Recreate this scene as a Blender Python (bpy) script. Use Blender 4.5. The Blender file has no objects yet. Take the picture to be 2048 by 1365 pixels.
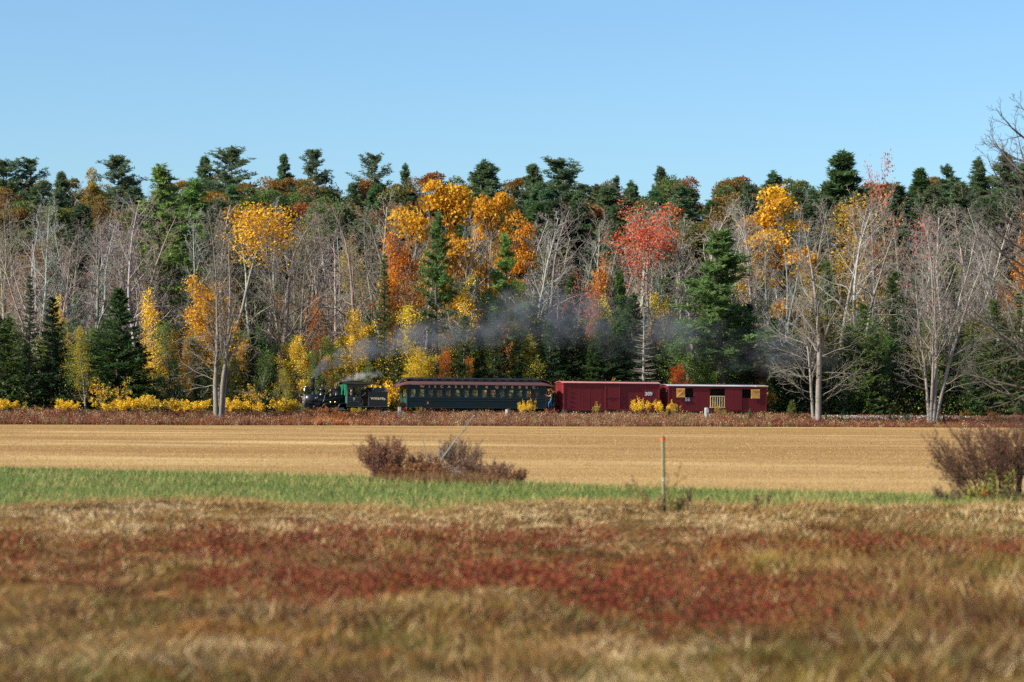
import bpy, bmesh, math, random
import numpy as np
from mathutils import Vector, Matrix, Euler

# ------------------------------------------------------------------ camera, sky, sun, exposure
SC = bpy.context.scene
COL = SC.collection
F = 4835.6                      # focal length in pixels of the 2048 wide photograph (85 mm on 36 mm)
EYE = 1.75
PITCH = math.atan((788 - 682.5) / F)
ROLL = 0.008
cam_d = bpy.data.cameras.new('camera')
cam = bpy.data.objects.new('camera', cam_d)
COL.objects.link(cam)
cam_d.sensor_width = 36.0
cam_d.lens = 85.0
cam_d.clip_start = 0.5
cam_d.clip_end = 4000
cam.matrix_world = Matrix.Translation((0, 0, EYE)) @ Matrix.Rotation(math.radians(90) + PITCH, 4, 'X') @ Matrix.Rotation(ROLL, 4, 'Z')
cam_d.dof.use_dof = True
cam_d.dof.focus_distance = 205.0
cam_d.dof.aperture_fstop = 1.7
SC.camera = cam

SUN_AZ = Vector((-0.905, -0.425, 0)).normalized()     # towards the sun, on the ground plane
SUN_EL = math.radians(33)
sun_dir = Vector((SUN_AZ.x * math.cos(SUN_EL), SUN_AZ.y * math.cos(SUN_EL), math.sin(SUN_EL)))
world = bpy.data.worlds.new('World')
SC.world = world
world.use_nodes = True
wn, wl = world.node_tree.nodes, world.node_tree.links
wn.clear()
sky = wn.new('ShaderNodeTexSky')
sky.sky_type = 'NISHITA'
sky.sun_disc = False
sky.sun_elevation = SUN_EL
sky.sun_rotation = math.atan2(SUN_AZ.x, SUN_AZ.y)
sky.altitude = 100
sky.air_density = 1.0
sky.dust_density = 1.0
sky.ozone_density = 4.0
tc = wn.new('ShaderNodeTexCoord')
lift = wn.new('ShaderNodeVectorMath'); lift.operation = 'ADD'
lift.inputs[1].default_value = (0, 0, 0.0)
nrm = wn.new('ShaderNodeVectorMath'); nrm.operation = 'NORMALIZE'
bg = wn.new('ShaderNodeBackground'); bg.inputs['Strength'].default_value = 0.069
wo = wn.new('ShaderNodeOutputWorld')
tint = wn.new('ShaderNodeMix'); tint.data_type = 'RGBA'; tint.blend_type = 'MULTIPLY'
tint.inputs[0].default_value = 1.0
tint.inputs[7].default_value = (0.79, 0.94, 1.0, 1)
wl.new(tc.outputs['Generated'], lift.inputs[0]); wl.new(lift.outputs[0], nrm.inputs[0])
wl.new(nrm.outputs[0], sky.inputs[0]); wl.new(sky.outputs[0], tint.inputs[6])
wl.new(tint.outputs[2], bg.inputs['Color']); wl.new(bg.outputs[0], wo.inputs[0])

sun_d = bpy.data.lights.new('sun', 'SUN')
sun_d.energy = 4.2
sun_d.angle = math.radians(0.53)
sun_d.color = (1.0, 0.91, 0.77)
sun = bpy.data.objects.new('sun', sun_d)
COL.objects.link(sun)
sun.rotation_euler = (-sun_dir).to_track_quat('-Z', 'Y').to_euler()

SC.view_settings.view_transform = 'Standard'
SC.view_settings.look = 'None'
SC.view_settings.exposure = 1.36
SC.view_settings.gamma = 1
SC.view_settings.use_curve_mapping = False
SC.render.engine = 'CYCLES'
cy = SC.cycles
cy.use_denoising = False
cy.max_bounces = 6
cy.diffuse_bounces = 3
cy.glossy_bounces = 2
cy.transmission_bounces = 4
cy.transparent_max_bounces = 12
cy.volume_bounces = 1
cy.volume_step_rate = 1.0
cy.volume_max_steps = 128

# ------------------------------------------------------------------ helpers
rnd = random.Random(7)
nr = np.random.default_rng(11)


def view_ray(px, py):
    dx, dy = px - 1024.0, py - 682.5
    x0, y0 = dx + dy * ROLL, dx * ROLL - dy
    a, b = x0 / F, y0 / F
    return a, math.cos(PITCH) - b * math.sin(PITCH), math.sin(PITCH) + b * math.cos(PITCH)


def at(px, py, d):
    """World point seen at pixel (px, py) of the photograph, d metres in front of the camera."""
    x, y, z = view_ray(px, py)
    k = d / y
    return Vector((x * k, d, EYE + z * k))


def pix(x, y, z):
    """Pixels of world points (numpy)."""
    cp, sp = math.cos(PITCH), math.sin(PITCH)
    zz = z - EYE
    dep = y * cp + zz * sp
    up = -y * sp + zz * cp
    a, b = x / dep * F, up / dep * F
    return 1024 + a + b * ROLL, 682.5 - b + a * ROLL


TH = math.radians(20)
CT, ST = math.cos(TH), math.sin(TH)


def along(px):
    """Distance along the near side of the train (from x = 0) seen at pixel column px."""
    u = (px - 1024.0) / F
    return 214.0 * u / (CT - u * ST)


def _h(ix, iy, seed):
    v = np.sin(ix * 127.1 + iy * 311.7 + seed * 74.7) * 43758.5453
    return v - np.floor(v)


def vnoise(x, y, scale, seed=0):
    x = np.asarray(x, float) / scale; y = np.asarray(y, float) / scale
    ix, iy = np.floor(x), np.floor(y)
    fx, fy = x - ix, y - iy
    fx = fx * fx * (3 - 2 * fx); fy = fy * fy * (3 - 2 * fy)
    a = _h(ix, iy, seed); b = _h(ix + 1, iy, seed); c = _h(ix, iy + 1, seed); d = _h(ix + 1, iy + 1, seed)
    return (a * (1 - fx) + b * fx) * (1 - fy) + (c * (1 - fx) + d * fx) * fy


def sstep(a, b, x):
    t = np.clip((np.asarray(x, float) - a) / (b - a), 0, 1)
    return t * t * (3 - 2 * t)


def sdist(x, y):
    """Signed distance behind the near side of the train."""
    return (np.asarray(y, float) - 214.0) * CT - np.asarray(x, float) * ST


FOOT = -11.0
def H(x, y):
    x = np.asarray(x, float); y = np.asarray(y, float)
    s = sdist(x, y)
    yt = 214.0 + x * ST / CT + FOOT / CT
    field = -0.97 * np.clip((y - 45) / np.maximum(yt - 45, 20), 0, 1)
    bank = 0.87 * sstep(FOOT, -3.2, s)
    behind = -0.9 * sstep(3.5, 7, s)
    hill = 21.0 * sstep(12, 150, s) + 2.5 * sstep(150, 400, s)
    und = (vnoise(x, y, 9.0, 3) - .5) * 0.9 * sstep(8, 30, s)
    mead = ((vnoise(x, y, 2.1, 5) - .5) * 0.22 + (vnoise(x, y, 0.75, 6) - .5) * 0.17 + (vnoise(x, y, 0.33, 8) - .5) * 0.07) * (1 - sstep(34, 40, y))
    return field + bank + behind + hill + und + mead


def Hs(x, y):
    return float(H(x, y))


def link(name, data, parent=None, loc=None, rot=None):
    o = bpy.data.objects.new(name, data)
    COL.objects.link(o)
    if parent is not None: o.parent = parent
    if loc is not None: o.location = loc
    if rot is not None: o.rotation_euler = rot
    return o


def tag(o, label=None, cat=None, group=None, kind=None):
    if label: o['label'] = label
    if cat: o['category'] = cat
    if group: o['group'] = group
    if kind: o['kind'] = kind
    return o


def thing(name, label, cat, loc=(0, 0, 0), rz=0.0, group=None):
    o = link(name, None, None, loc, (0, 0, rz))
    o.empty_display_size = 0.3
    return tag(o, label, cat, group)


def np_mesh(name, V, Fc, mats=(), attrs=None, col=None, smooth=False, mi=None):
    V = np.ascontiguousarray(V, np.float32); Fc = np.ascontiguousarray(Fc, np.int32)
    me = bpy.data.meshes.new(name)
    n, k = Fc.shape
    me.vertices.add(len(V)); me.vertices.foreach_set('co', V.ravel())
    me.loops.add(n * k); me.loops.foreach_set('vertex_index', Fc.ravel())
    me.polygons.add(n)
    me.polygons.foreach_set('loop_start', np.arange(0, n * k, k, dtype=np.int32))
    if mi is not None: me.polygons.foreach_set('material_index', np.ascontiguousarray(mi, np.int32))
    if smooth: me.polygons.foreach_set('use_smooth', np.ones(n, bool))
    me.update(calc_edges=True)
    for a, v in (attrs or {}).items():
        at_ = me.attributes.new(a, 'FLOAT', 'POINT')
        at_.data.foreach_set('value', np.ascontiguousarray(v, np.float32))
    if col is not None:
        at_ = me.attributes.new('col', 'FLOAT_COLOR', 'POINT')
        c4 = np.ones((len(V), 4), np.float32); c4[:, :3] = col
        at_.data.foreach_set('color', c4.ravel())
    for m in mats: me.materials.append(m)
    return me


def srgb(r, g, b):
    f = lambda c: (c / 255 / 12.92) if c / 255 <= 0.04045 else ((c / 255 + 0.055) / 1.055) ** 2.4
    return (f(r), f(g), f(b))


class MB:
    """Collects shapes in one bmesh, then links them as one mesh object."""
    def __init__(s):
        s.bm = bmesh.new()

    def box(s, x0, x1, y0, y1, z0, z1, bev=0.0, mi=0):
        r = bmesh.ops.create_cube(s.bm, size=1.0)
        vs = r['verts']
        for v in vs:
            v.co = Vector(((x0 + x1) / 2 + v.co.x * (x1 - x0), (y0 + y1) / 2 + v.co.y * (y1 - y0), (z0 + z1) / 2 + v.co.z * (z1 - z0)))
        fs = {f for v in vs for f in v.link_faces}
        for f in fs: f.material_index = mi
        if bev > 0:
            es = {e for v in vs for e in v.link_edges}
            bmesh.ops.bevel(s.bm, geom=list(es), offset=bev, segments=1, affect='EDGES', profile=0.5)
        return s

    def bar(s, p, q, r, n=6, r2=None, mi=0, caps=True):
        p, q = Vector(p), Vector(q)
        d = q - p
        if d.length < 1e-6: return s
        m = Matrix.Translation((p + q) / 2) @ d.to_track_quat('Z', 'Y').to_matrix().to_4x4()
        g = bmesh.ops.create_cone(s.bm, cap_ends=caps, segments=n, radius1=r, radius2=r if r2 is None else r2, depth=d.length, matrix=m)
        for f in {f for v in g['verts'] for f in v.link_faces}:
            f.material_index = mi; f.smooth = n > 8 and len(f.verts) == 4
        return s

    def lathe(s, prof, axis='Z', org=(0, 0, 0), n=20, mi=0):
        """prof: list of (radius, height) turned about the axis."""
        rings = []
        o = Vector(org)
        for r, h in prof:
            ring = []
            for k in range(n):
                a = 2 * math.pi * k / n
                c, w = r * math.cos(a), r * math.sin(a)
                v = {'Z': (c, w, h), 'X': (h, c, w), 'Y': (w, h, c)}[axis]
                ring.append(s.bm.verts.new(o + Vector(v)))
            rings.append(ring)
        for a, b in zip(rings, rings[1:]):
            for k in range(n):
                f = s.bm.faces.new((a[k], a[(k + 1) % n], b[(k + 1) % n], b[k])); f.material_index = mi; f.smooth = True
        for ring, rev in ((rings[0], True), (rings[-1], False)):
            f = s.bm.faces.new(ring[::-1] if rev else ring); f.material_index = mi
        return s

    def prism(s, pts, axis, a, b, mi=0):
        """Polygon pts (two coordinates) extruded along the axis from a to b."""
        def mk(u, v, w):
            return {'X': (w, u, v), 'Y': (u, w, v), 'Z': (u, v, w)}[axis]
        A = [s.bm.verts.new(mk(u, v, a)) for u, v in pts]
        B = [s.bm.verts.new(mk(u, v, b)) for u, v in pts]
        n = len(pts)
        fs = [s.bm.faces.new(A[::-1]), s.bm.faces.new(B)]
        for k in range(n):
            fs.append(s.bm.faces.new((A[k], A[(k + 1) % n], B[(k + 1) % n], B[k])))
        for f in fs: f.material_index = mi
        return s

    def mesh(s, name, *mats):
        bmesh.ops.recalc_face_normals(s.bm, faces=s.bm.faces)
        me = bpy.data.meshes.new(name)
        s.bm.to_mesh(me); s.bm.free()
        for m in mats: me.materials.append(m)
        return me

    def build(s, name, mats, parent=None, loc=None, rot=None):
        if not isinstance(mats, (list, tuple)): mats = [mats]
        return link(name, s.mesh(name, *mats), parent, loc, rot)


# ------------------------------------------------------------------ materials
class NT:
    def __init__(s, name):
        s.m = bpy.data.materials.new(name); s.m.use_nodes = True
        s.n, s.l = s.m.node_tree.nodes, s.m.node_tree.links
        s.n.clear()
        s.out = s.n.new('ShaderNodeOutputMaterial')

    def node(s, t, **kw):
        n = s.n.new('ShaderNode' + t)
        for k, v in kw.items(): setattr(n, k, v)
        return n

    def put(s, sock, v):
        if isinstance(v, bpy.types.NodeSocket): s.l.new(v, sock)
        elif v is not None:
            if sock.type == 'RGBA' and not isinstance(v, (int, float)) and len(v) == 3: v = (*v, 1)
            sock.default_value = v

    def bsdf(s, color, rough=0.8, spec=0.3, metal=0.0, normal=None, trans=None):
        b = s.node('BsdfPrincipled')
        s.put(b.inputs['Base Color'], color); s.put(b.inputs['Roughness'], rough)
        s.put(b.inputs['Specular IOR Level'], spec); s.put(b.inputs['Metallic'], metal)
        if normal is not None: s.l.new(normal, b.inputs['Normal'])
        return b.outputs[0]

    def finish(s, surf=None, vol=None):
        if surf is not None: s.l.new(surf, s.out.inputs['Surface'])
        if vol is not None: s.l.new(vol, s.out.inputs['Volume'])
        return s.m

    def math(s, op, a, b=None, c=None, clamp=False):
        n = s.node('Math', operation=op, use_clamp=clamp)
        s.put(n.inputs[0], a)
        if b is not None: s.put(n.inputs[1], b)
        if c is not None: s.put(n.inputs[2], c)
        return n.outputs[0]

    def mix(s, f, a, b, blend='MIX'):
        n = s.node('Mix', data_type='RGBA', blend_type=blend)
        s.put(n.inputs[0], f); s.put(n.inputs[6], a); s.put(n.inputs[7], b)
        return n.outputs[2]

    def noise(s, scale, detail=3, rough=.55, vec=None, stretch=None, dim='3D'):
        n = s.node('TexNoise')
        n.inputs['Scale'].default_value = scale; n.inputs['Detail'].default_value = detail; n.inputs['Roughness'].default_value = rough
        v = vec
        if v is None: v = s.node('TexCoord').outputs['Object']
        if stretch:
            mp = s.node('Mapping'); mp.inputs['Scale'].default_value = stretch
            s.l.new(v, mp.inputs[0]); v = mp.outputs[0]
        s.l.new(v, n.inputs['Vector'])
        return n.outputs['Fac']

    def ramp(s, f, stops):
        r = s.node('ValToRGB')
        e = r.color_ramp.elements
        e[0].position, e[0].color = stops[0][0], (*stops[0][1], 1)
        e[1].position, e[1].color = stops[-1][0], (*stops[-1][1], 1)
        for p, c in stops[1:-1]:
            x = e.new(p); x.color = (*c, 1)
        s.put(r.inputs[0], f)
        return r.outputs[0]

    def bump(s, h, strength=.4, dist=.02):
        b = s.node('Bump'); b.inputs['Strength'].default_value = strength; b.inputs['Distance'].default_value = dist
        s.l.new(h, b.inputs['Height'])
        return b.outputs[0]


def simple(name, col, rough=.7, spec=.3, metal=0., var=.25, scale=3., bump=0.0, stretch=None):
    t = NT(name)
    f = t.noise(scale, 4, .6, stretch=stretch)
    c = t.mix(f, tuple(x * (1 - var) for x in col), tuple(min(1, x * (1 + var)) for x in col))
    nm = t.bump(f, bump) if bump else None
    return t.finish(t.bsdf(c, rough, spec, metal, nm))


def foliage_mat():
    t = NT('foliage')
    oi = t.node('ObjectInfo')
    a = t.node('Attribute', attribute_name='rnd')
    hs = t.node('HueSaturation')
    h = t.math('MULTIPLY_ADD', a.outputs['Fac'], 0.05, 0.475)
    v = t.math('MULTIPLY_ADD', a.outputs['Fac'], 1.0, 0.68)
    t.put(hs.inputs['Hue'], h); t.put(hs.inputs['Value'], v); t.put(hs.inputs['Saturation'], 1.0)
    t.l.new(oi.outputs['Color'], hs.inputs['Color'])
    d = t.bsdf(hs.outputs[0], .6, .25)
    tr = t.node('BsdfTranslucent'); t.l.new(hs.outputs[0], tr.inputs['Color'])
    mx = t.node('MixShader'); mx.inputs[0].default_value = .48
    t.l.new(d, mx.inputs[1]); t.l.new(tr.outputs[0], mx.inputs[2])
    return t.finish(mx.outputs[0])


def bark_mat():
    t = NT('bark')
    oi = t.node('ObjectInfo')
    f = t.noise(1.6, 5, .65, stretch=(1, 1, .35))
    g = t.noise(9, 3, .6, stretch=(1, 1, .5))
    c = t.mix(f, (.50, .47, .44), (1.34, 1.31, 1.26))
    c = t.mix(1.0, oi.outputs['Color'], c, 'MULTIPLY')
    c = t.mix(t.math('MULTIPLY', g, .5), c, (.05, .045, .04))
    return t.finish(t.bsdf(c, .85, .2))


def blade_mat():
    t = NT('dry_plants')
    a = t.node('Attribute', attribute_name='col')
    d = t.bsdf(a.outputs['Color'], .7, .2)
    tr = t.node('BsdfTranslucent'); t.l.new(a.outputs['Color'], tr.inputs['Color'])
    mx = t.node('MixShader'); mx.inputs[0].default_value = .25
    t.l.new(d, mx.inputs[1]); t.l.new(tr.outputs[0], mx.inputs[2])
    return t.finish(mx.outputs[0])


FOL, BARK, BLADE = foliage_mat(), bark_mat(), blade_mat()

# ------------------------------------------------------------------ ground and fields
def grid_mesh(name, us, vs, fn, mats):
    U, Vv = np.meshgrid(us, vs)
    x, y, z = fn(U.ravel(), Vv.ravel())
    nu, nv = len(us), len(vs)
    i = np.arange(nu * nv).reshape(nv, nu)
    Fc = np.stack([i[:-1, :-1], i[:-1, 1:], i[1:, 1:], i[1:, :-1]], -1).reshape(-1, 4)
    return np_mesh(name, np.stack([x, y, z], 1), Fc, mats, smooth=True)


def ground_mat():
    t = NT('forest_floor')
    f = t.noise(.35, 6, .65); g = t.noise(2.2, 5, .7)
    c = t.ramp(f, [(.3, (.035, .03, .015)), (.5, (.075, .05, .022)), (.7, (.05, .055, .02))])
    c = t.mix(t.math('MULTIPLY', g, .6), c, (.13, .075, .03))
    return t.finish(t.bsdf(c, .95, .1, normal=t.bump(g, .8, .1)))


def field_mat():
    t = NT('stubble_soil')
    a = t.noise(1.0, 6, .7, stretch=(.12, .30, .2))
    b = t.noise(3.0, 6, .75, stretch=(.35, 1.1, 1))
    e = t.noise(.06, 3, .5)
    c = t.ramp(a, [(.34, (.21, .125, .045)), (.5, (.28, .17, .065)), (.68, (.35, .23, .095))])
    c = t.mix(t.math('MULTIPLY', t.math('SUBTRACT', b, .38, clamp=True), 1.8, clamp=True), c, (.20, .115, .04))
    big = t.noise(1.0, 4, .6, stretch=(.035, .085, .1))
    c = t.mix(t.math('MULTIPLY', t.math('SUBTRACT', big, .47, clamp=True), 5.0, clamp=True), c, (.22, .125, .042))
    c = t.mix(t.math('MULTIPLY', t.math('SUBTRACT', .46, big, clamp=True), 5.0, clamp=True), c, (.46, .33, .15))
    sy = t.node('SeparateXYZ'); t.l.new(t.node('TexCoord').outputs['Object'], sy.inputs[0])
    near = t.math('MULTIPLY_ADD', t.math('ADD', sy.outputs[1], t.math('MULTIPLY', e, 40)), -.022, 2.2, clamp=True)
    c = t.mix(t.math('MULTIPLY', near, .4), c, (.42, .29, .13))
    return t.finish(t.bsdf(c, .95, .1, normal=t.bump(b, .8, .06)))


def green_mat():
    t = NT('mown_grass')
    a = t.noise(.8, 5, .6, stretch=(.12, .9, 1)); b = t.noise(6, 5, .7)
    c = t.ramp(a, [(.3, (.055, .10, .022)), (.5, (.09, .125, .032)), (.72, (.17, .15, .05))])
    c = t.mix(t.math('MULTIPLY', b, .5), c, (.05, .07, .02))
    return t.finish(t.bsdf(c, .95, .1, normal=t.bump(b, .7, .05)))


def meadow_mat():
    t = NT('meadow_soil')
    a = t.noise(.9, 5, .6); b = t.noise(8, 5, .7)
    c = t.ramp(a, [(.3, (.06, .034, .010)), (.5, (.13, .07, .018)), (.72, (.16, .10, .028))])
    c = t.mix(t.math('MULTIPLY', b, .6), c, (.045, .028, .012))
    return t.finish(t.bsdf(c, .95, .1, normal=t.bump(b, .8, .05)))


EDGE = [(-60, 95.6), (-11.95, 56.4), (-3.44, 51.4), (.25, 47.06), (2.55, 44.6), (7.5, 42.7), (30, 38.5), (60, 34)]
def edge_y(x): return np.interp(x, [e[0] for e in EDGE], [e[1] for e in EDGE])
def meadow_y(x): return 38.6 + 1.0 * np.sin(np.asarray(x) * .9) + .5 * np.sin(np.asarray(x) * 2.3 + 1) - 1.2 - 3.2 * sstep(-3, -9, x) + .6 * sstep(3, 8, x) - 9 * sstep(14, 60, x)

nonu = lambda a, b, n, p: a + (b - a) * (np.linspace(0, 1, n) ** p)
gx = np.unique(np.concatenate([-nonu(0, 1500, 70, 2.4), nonu(0, 1500, 70, 2.4)]))
gy = np.unique(np.concatenate([np.linspace(-300, 10, 20), np.linspace(10, 180, 50), np.linspace(180, 420, 100), nonu(420, 2500, 30, 2)]))
g = link('ground', grid_mesh('ground', gx, gy, lambda x, y: (x, y, H(x, y) - .16 * (1 - sstep(FOOT - 2, FOOT + 6, sdist(x, y))) - .05), [ground_mat()]))
tag(g, 'leaf-strewn forest floor rising behind the railway', kind='structure')
ux = np.unique(np.concatenate([np.linspace(-60, 60, 241)]))
vv = np.linspace(0, 1, 120)
foot_y = lambda x: 214 + x * ST / CT + (FOOT + .6) / CT
o = link('stubble_field', grid_mesh('stubble_field', ux, vv, lambda x, v: (x, edge_y(x) + v * (foot_y(x) - edge_y(x)), H(x, edge_y(x) + v * (foot_y(x) - edge_y(x)))), [field_mat()]))
tag(o, 'tan mown stubble field in front of the railway', kind='structure')
vv = np.linspace(0, 1, 40)
o = link('grass_strip', grid_mesh('grass_strip', ux, vv, lambda x, v: (x, meadow_y(x) + v * (edge_y(x) - meadow_y(x)), H(x, meadow_y(x) + v * (edge_y(x) - meadow_y(x)))), [green_mat()]))
tag(o, 'green grass strip between meadow and stubble field', kind='structure')
vv = np.linspace(0, 1, 190)
ux2 = np.linspace(-16, 16, 200)
o = link('meadow_ground', grid_mesh('meadow_ground', ux2, vv, lambda x, v: (x, 4 + v * (meadow_y(x) - 4), H(x, 4 + v * (meadow_y(x) - 4))), [meadow_mat()]))
tag(o, 'rough meadow ground under tangled dry grass', kind='structure')

# ------------------------------------------------------------------ railway
W = 1.95
P0C = Vector((-ST * W / 2, 214 + CT * W / 2, 0.0))
def on_track(t, z=0.0): return P0C + Vector((CT * t, ST * t, z))

def ballast_mat():
    t = NT('ballast')
    v = t.node('TexVoronoi'); v.inputs['Scale'].default_value = 9
    t.l.new(t.node('TexCoord').outputs['Object'], v.inputs['Vector'])
    c = t.ramp(v.outputs['Color'], [(.1, (.10, .09, .085)), (.6, (.24, .22, .21)), (.9, (.36, .34, .32))])
    return t.finish(t.bsdf(c, .9, .2, normal=t.bump(v.outputs['Distance'], .8, .05)))
BAL = ballast_mat()
BLACK = simple('black_enamel', (.012, .013, .016), .32, .5, var=.3, scale=5)
IRON = simple('dark_iron', (.02, .02, .022), .6, .4, var=.4, scale=6, bump=.1)
SMOKEBOX = simple('graphite_paint', (.075, .078, .088), .5, .4, .25, var=.25, scale=7)
STEEL = simple('bare_steel', (.35, .35, .36), .35, .5, .8, var=.2, scale=8)
BRASS = simple('brass', (.75, .55, .2), .3, .5, .9, var=.15)
CABGREEN = simple('bright_green_paint', (.008, .12, .065), .45, .4, var=.15, scale=6)
RUST = simple('rusty_steel', (.11, .05, .03), .8, .2, .3, var=.4, scale=12)
TIE = simple('old_timber', (.085, .07, .055), .9, .1, var=.4, scale=4, stretch=(1, 8, 8))
LAMP = simple('lamp_glass', (.8, .8, .75), .15, .6, var=.05)
CREAM = simple('cream_lettering', (.85, .74, .45), .6, .3, var=.08)
WHITE = simple('white_lettering', (.72, .70, .68), .7, .2, var=.1)
COACH = simple('dark_green_paint', (.005, .018, .020), .45, .3, var=.25, scale=2.5)
COACH2 = simple('teal_platform_paint', (.015, .06, .055), .5, .4, var=.3, scale=5)
ROOFRED = simple('dull_maroon_canvas', (.085, .038, .040), .75, .25, var=.3, scale=3, bump=.1)
ROOFDARK = simple('dark_roof', (.02, .022, .026), .6, .3, var=.3, scale=3)
GOLD = simple('gold_lettering', (.72, .42, .17), .6, .4, var=.12)
LINING = simple('red_lining', (.30, .06, .05), .6, .3, var=.1)
WOODNEW = simple('new_pine_boards', (.80, .42, .11), .7, .2, var=.2, scale=6, stretch=(8, 1, 1))
RAILWOOD = simple('pale_rail_timber', (.72, .54, .30), .75, .2, var=.15, scale=8)
ROOFGREY = simple('pale_grey_roofing', (.50, .50, .52), .7, .2, var=.15, scale=2)
SEAT = simple('seat_plush', (.05, .02, .018), .9, .1, var=.2)
COAL = simple('coal', (.02, .02, .02), .5, .4, var=.5, scale=20, bump=.5)

def boxred_mat():
    t = NT('boxcar_red_paint')
    f = t.noise(2.0, 5, .65, stretch=(2.5, 2.5, .35)); g = t.noise(14, 4, .6)
    w = t.node('TexWave'); w.bands_direction = 'X'; w.inputs['Scale'].default_value = 2.4; w.inputs['Distortion'].default_value = .6
    t.l.new(t.node('TexCoord').outputs['Object'], w.inputs['Vector'])
    c = t.mix(f, (.16, .009, .014), (.215, .017, .020))
    c = t.mix(t.math('MULTIPLY', w.outputs['Fac'], .4), c, (.12, .008, .011))
    c = t.mix(t.math('MULTIPLY', g, .12), c, (.30, .10, .09))
    return t.finish(t.bsdf(c, .6, .3))
BOXRED = boxred_mat()

def glass_mat():
    t = NT('window_glass')
    tr = t.node('BsdfTransparent'); tr.inputs[0].default_value = (.97, .98, .98, 1)
    gl = t.node('BsdfGlossy'); gl.inputs['Roughness'].default_value = .03
    mx = t.node('MixShader'); mx.inputs[0].default_value = .035
    t.l.new(tr.outputs[0], mx.inputs[1]); t.l.new(gl.outputs[0], mx.inputs[2])
    return t.finish(mx.outputs[0])
GLASS = glass_mat()


def text(body, size, mat, name, parent, loc, spacing=1.0, wide=1.0, align='CENTER', rot=(math.pi / 2, 0, 0)):
    cu = bpy.data.curves.new('t', 'FONT')
    cu.body = body; cu.size = size; cu.extrude = .008; cu.space_character = spacing
    cu.align_x = align; cu.align_y = 'CENTER'; cu.resolution_u = 3; cu.offset = size * .035
    tmp = bpy.data.objects.new('t', cu); COL.objects.link(tmp)
    dg = bpy.context.evaluated_depsgraph_get()
    me = bpy.data.meshes.new_from_object(tmp.evaluated_get(dg))
    bpy.data.objects.remove(tmp); bpy.data.curves.remove(cu)
    me.name = name; me.materials.clear(); me.materials.append(mat)
    o = link(name, me, parent, loc, rot)
    o.scale = (wide, 1, 1)
    return o


# track
T0, T1 = -75, 90
pts = [(-2.3, -.42), (-1.25, -.085), (1.25, -.085), (2.3, -.5)]
m = MB(); m.prism([(y, z) for y, z in pts], 'X', T0, T1)
bed = m.build('ballast_bed', BAL, None, P0C, (0, 0, TH)); tag(bed, 'grey stone ballast bed under the train', kind='structure')
tr = thing('railway_track', 'narrow gauge railway track on grey ballast under the train', 'railway track', P0C, TH)
RG = 0.33
for s in (-1, 1):
    m = MB(); m.prism([(s * RG - .045, -.07), (s * RG + .045, -.07), (s * RG + .02, -.05), (s * RG + .012, -.02), (s * RG + .028, 0), (s * RG - .028, 0), (s * RG - .012, -.02), (s * RG - .02, -.05)], 'X', T0, T1)
    m.build('rail', RUST, tr)
m = MB()
t = T0
while t < T1:
    m.box(t, t + .16, -.75 + rnd.uniform(-.05, .05), .75 + rnd.uniform(-.05, .05), -.15, -.072 + rnd.uniform(-.006, .006)); t += .55
o = m.build('sleeper', TIE, tr); o['kind'] = 'stuff'


def wheel_mesh(r, spokes=0, w=.09, name='wheel'):
    m = MB()
    if spokes:
        m.lathe([(r * .80, -w / 2), (r, -w / 2), (r, w / 2 - .03), (r * 1.06, w / 2 - .03), (r * 1.06, w / 2), (r * .80, w / 2), (r * .80, -w / 2)], 'Y', n=28)
        m.lathe([(.0001, -w / 2 - .01), (r * .2, -w / 2 - .01), (r * .2, w / 2), (.0001, w / 2)], 'Y', n=14)
        for k in range(spokes):
            a = 2 * math.pi * k / spokes
            m.bar((r * .15 * math.cos(a), 0, r * .15 * math.sin(a)), (r * .84 * math.cos(a), 0, r * .84 * math.sin(a)), .022, 5)
        a = -.6; m.box(-.2, .2, -.02, .02, -r * .72, -r * .45)
    else:
        m.lathe([(.0001, -w / 2), (r * .3, -w / 2), (r * .35, -w / 4), (r * .75, -w / 4), (r * .8, -w / 2), (r, -w / 2), (r, w / 2 - .03), (r * 1.08, w / 2 - .03), (r * 1.08, w / 2), (.0001, w / 2)], 'Y', n=20)
    return m.mesh(name, IRON)

WH = wheel_mesh(.30)
def truck(parent, x, wb=1.2, name='truck'):
    m = MB()
    for s in (-1, 1):
        m.box(-wb / 2 - .25, wb / 2 + .25, s * .62 - .04, s * .62 + .04, .34, .46, .01)
        m.box(-.22, .22, s * .62 - .05, s * .62 + .05, .18, .34, .01)
        for k in (-1, 1):
            m.box(k * wb / 2 - .1, k * wb / 2 + .1, s * .66 - .06, s * .66 + .06, .2, .42, .02)
            m.bar((k * .12, s * .62, .18), (k * .12, s * .62, .36), .05, 8)
            m.bar((k * (wb / 2 + .1), s * .62, .2), (k * .2, s * .62, .2), .02, 5)
    m.box(-.12, .12, -.62, .62, .36, .5)
    for k in (-1, 1): m.bar((k * wb / 2, -.66, .3), (k * wb / 2, .66, .3), .05, 8)
    o = m.build(name, IRON, parent, (x, 0, 0))
    for k in (-1, 1):
        for s in (-1, 1):
            link('wheel', WH, o, (k * wb / 2, s * RG * 1.08, .3), (0, 0, math.pi if s > 0 else 0))
    return o


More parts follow.
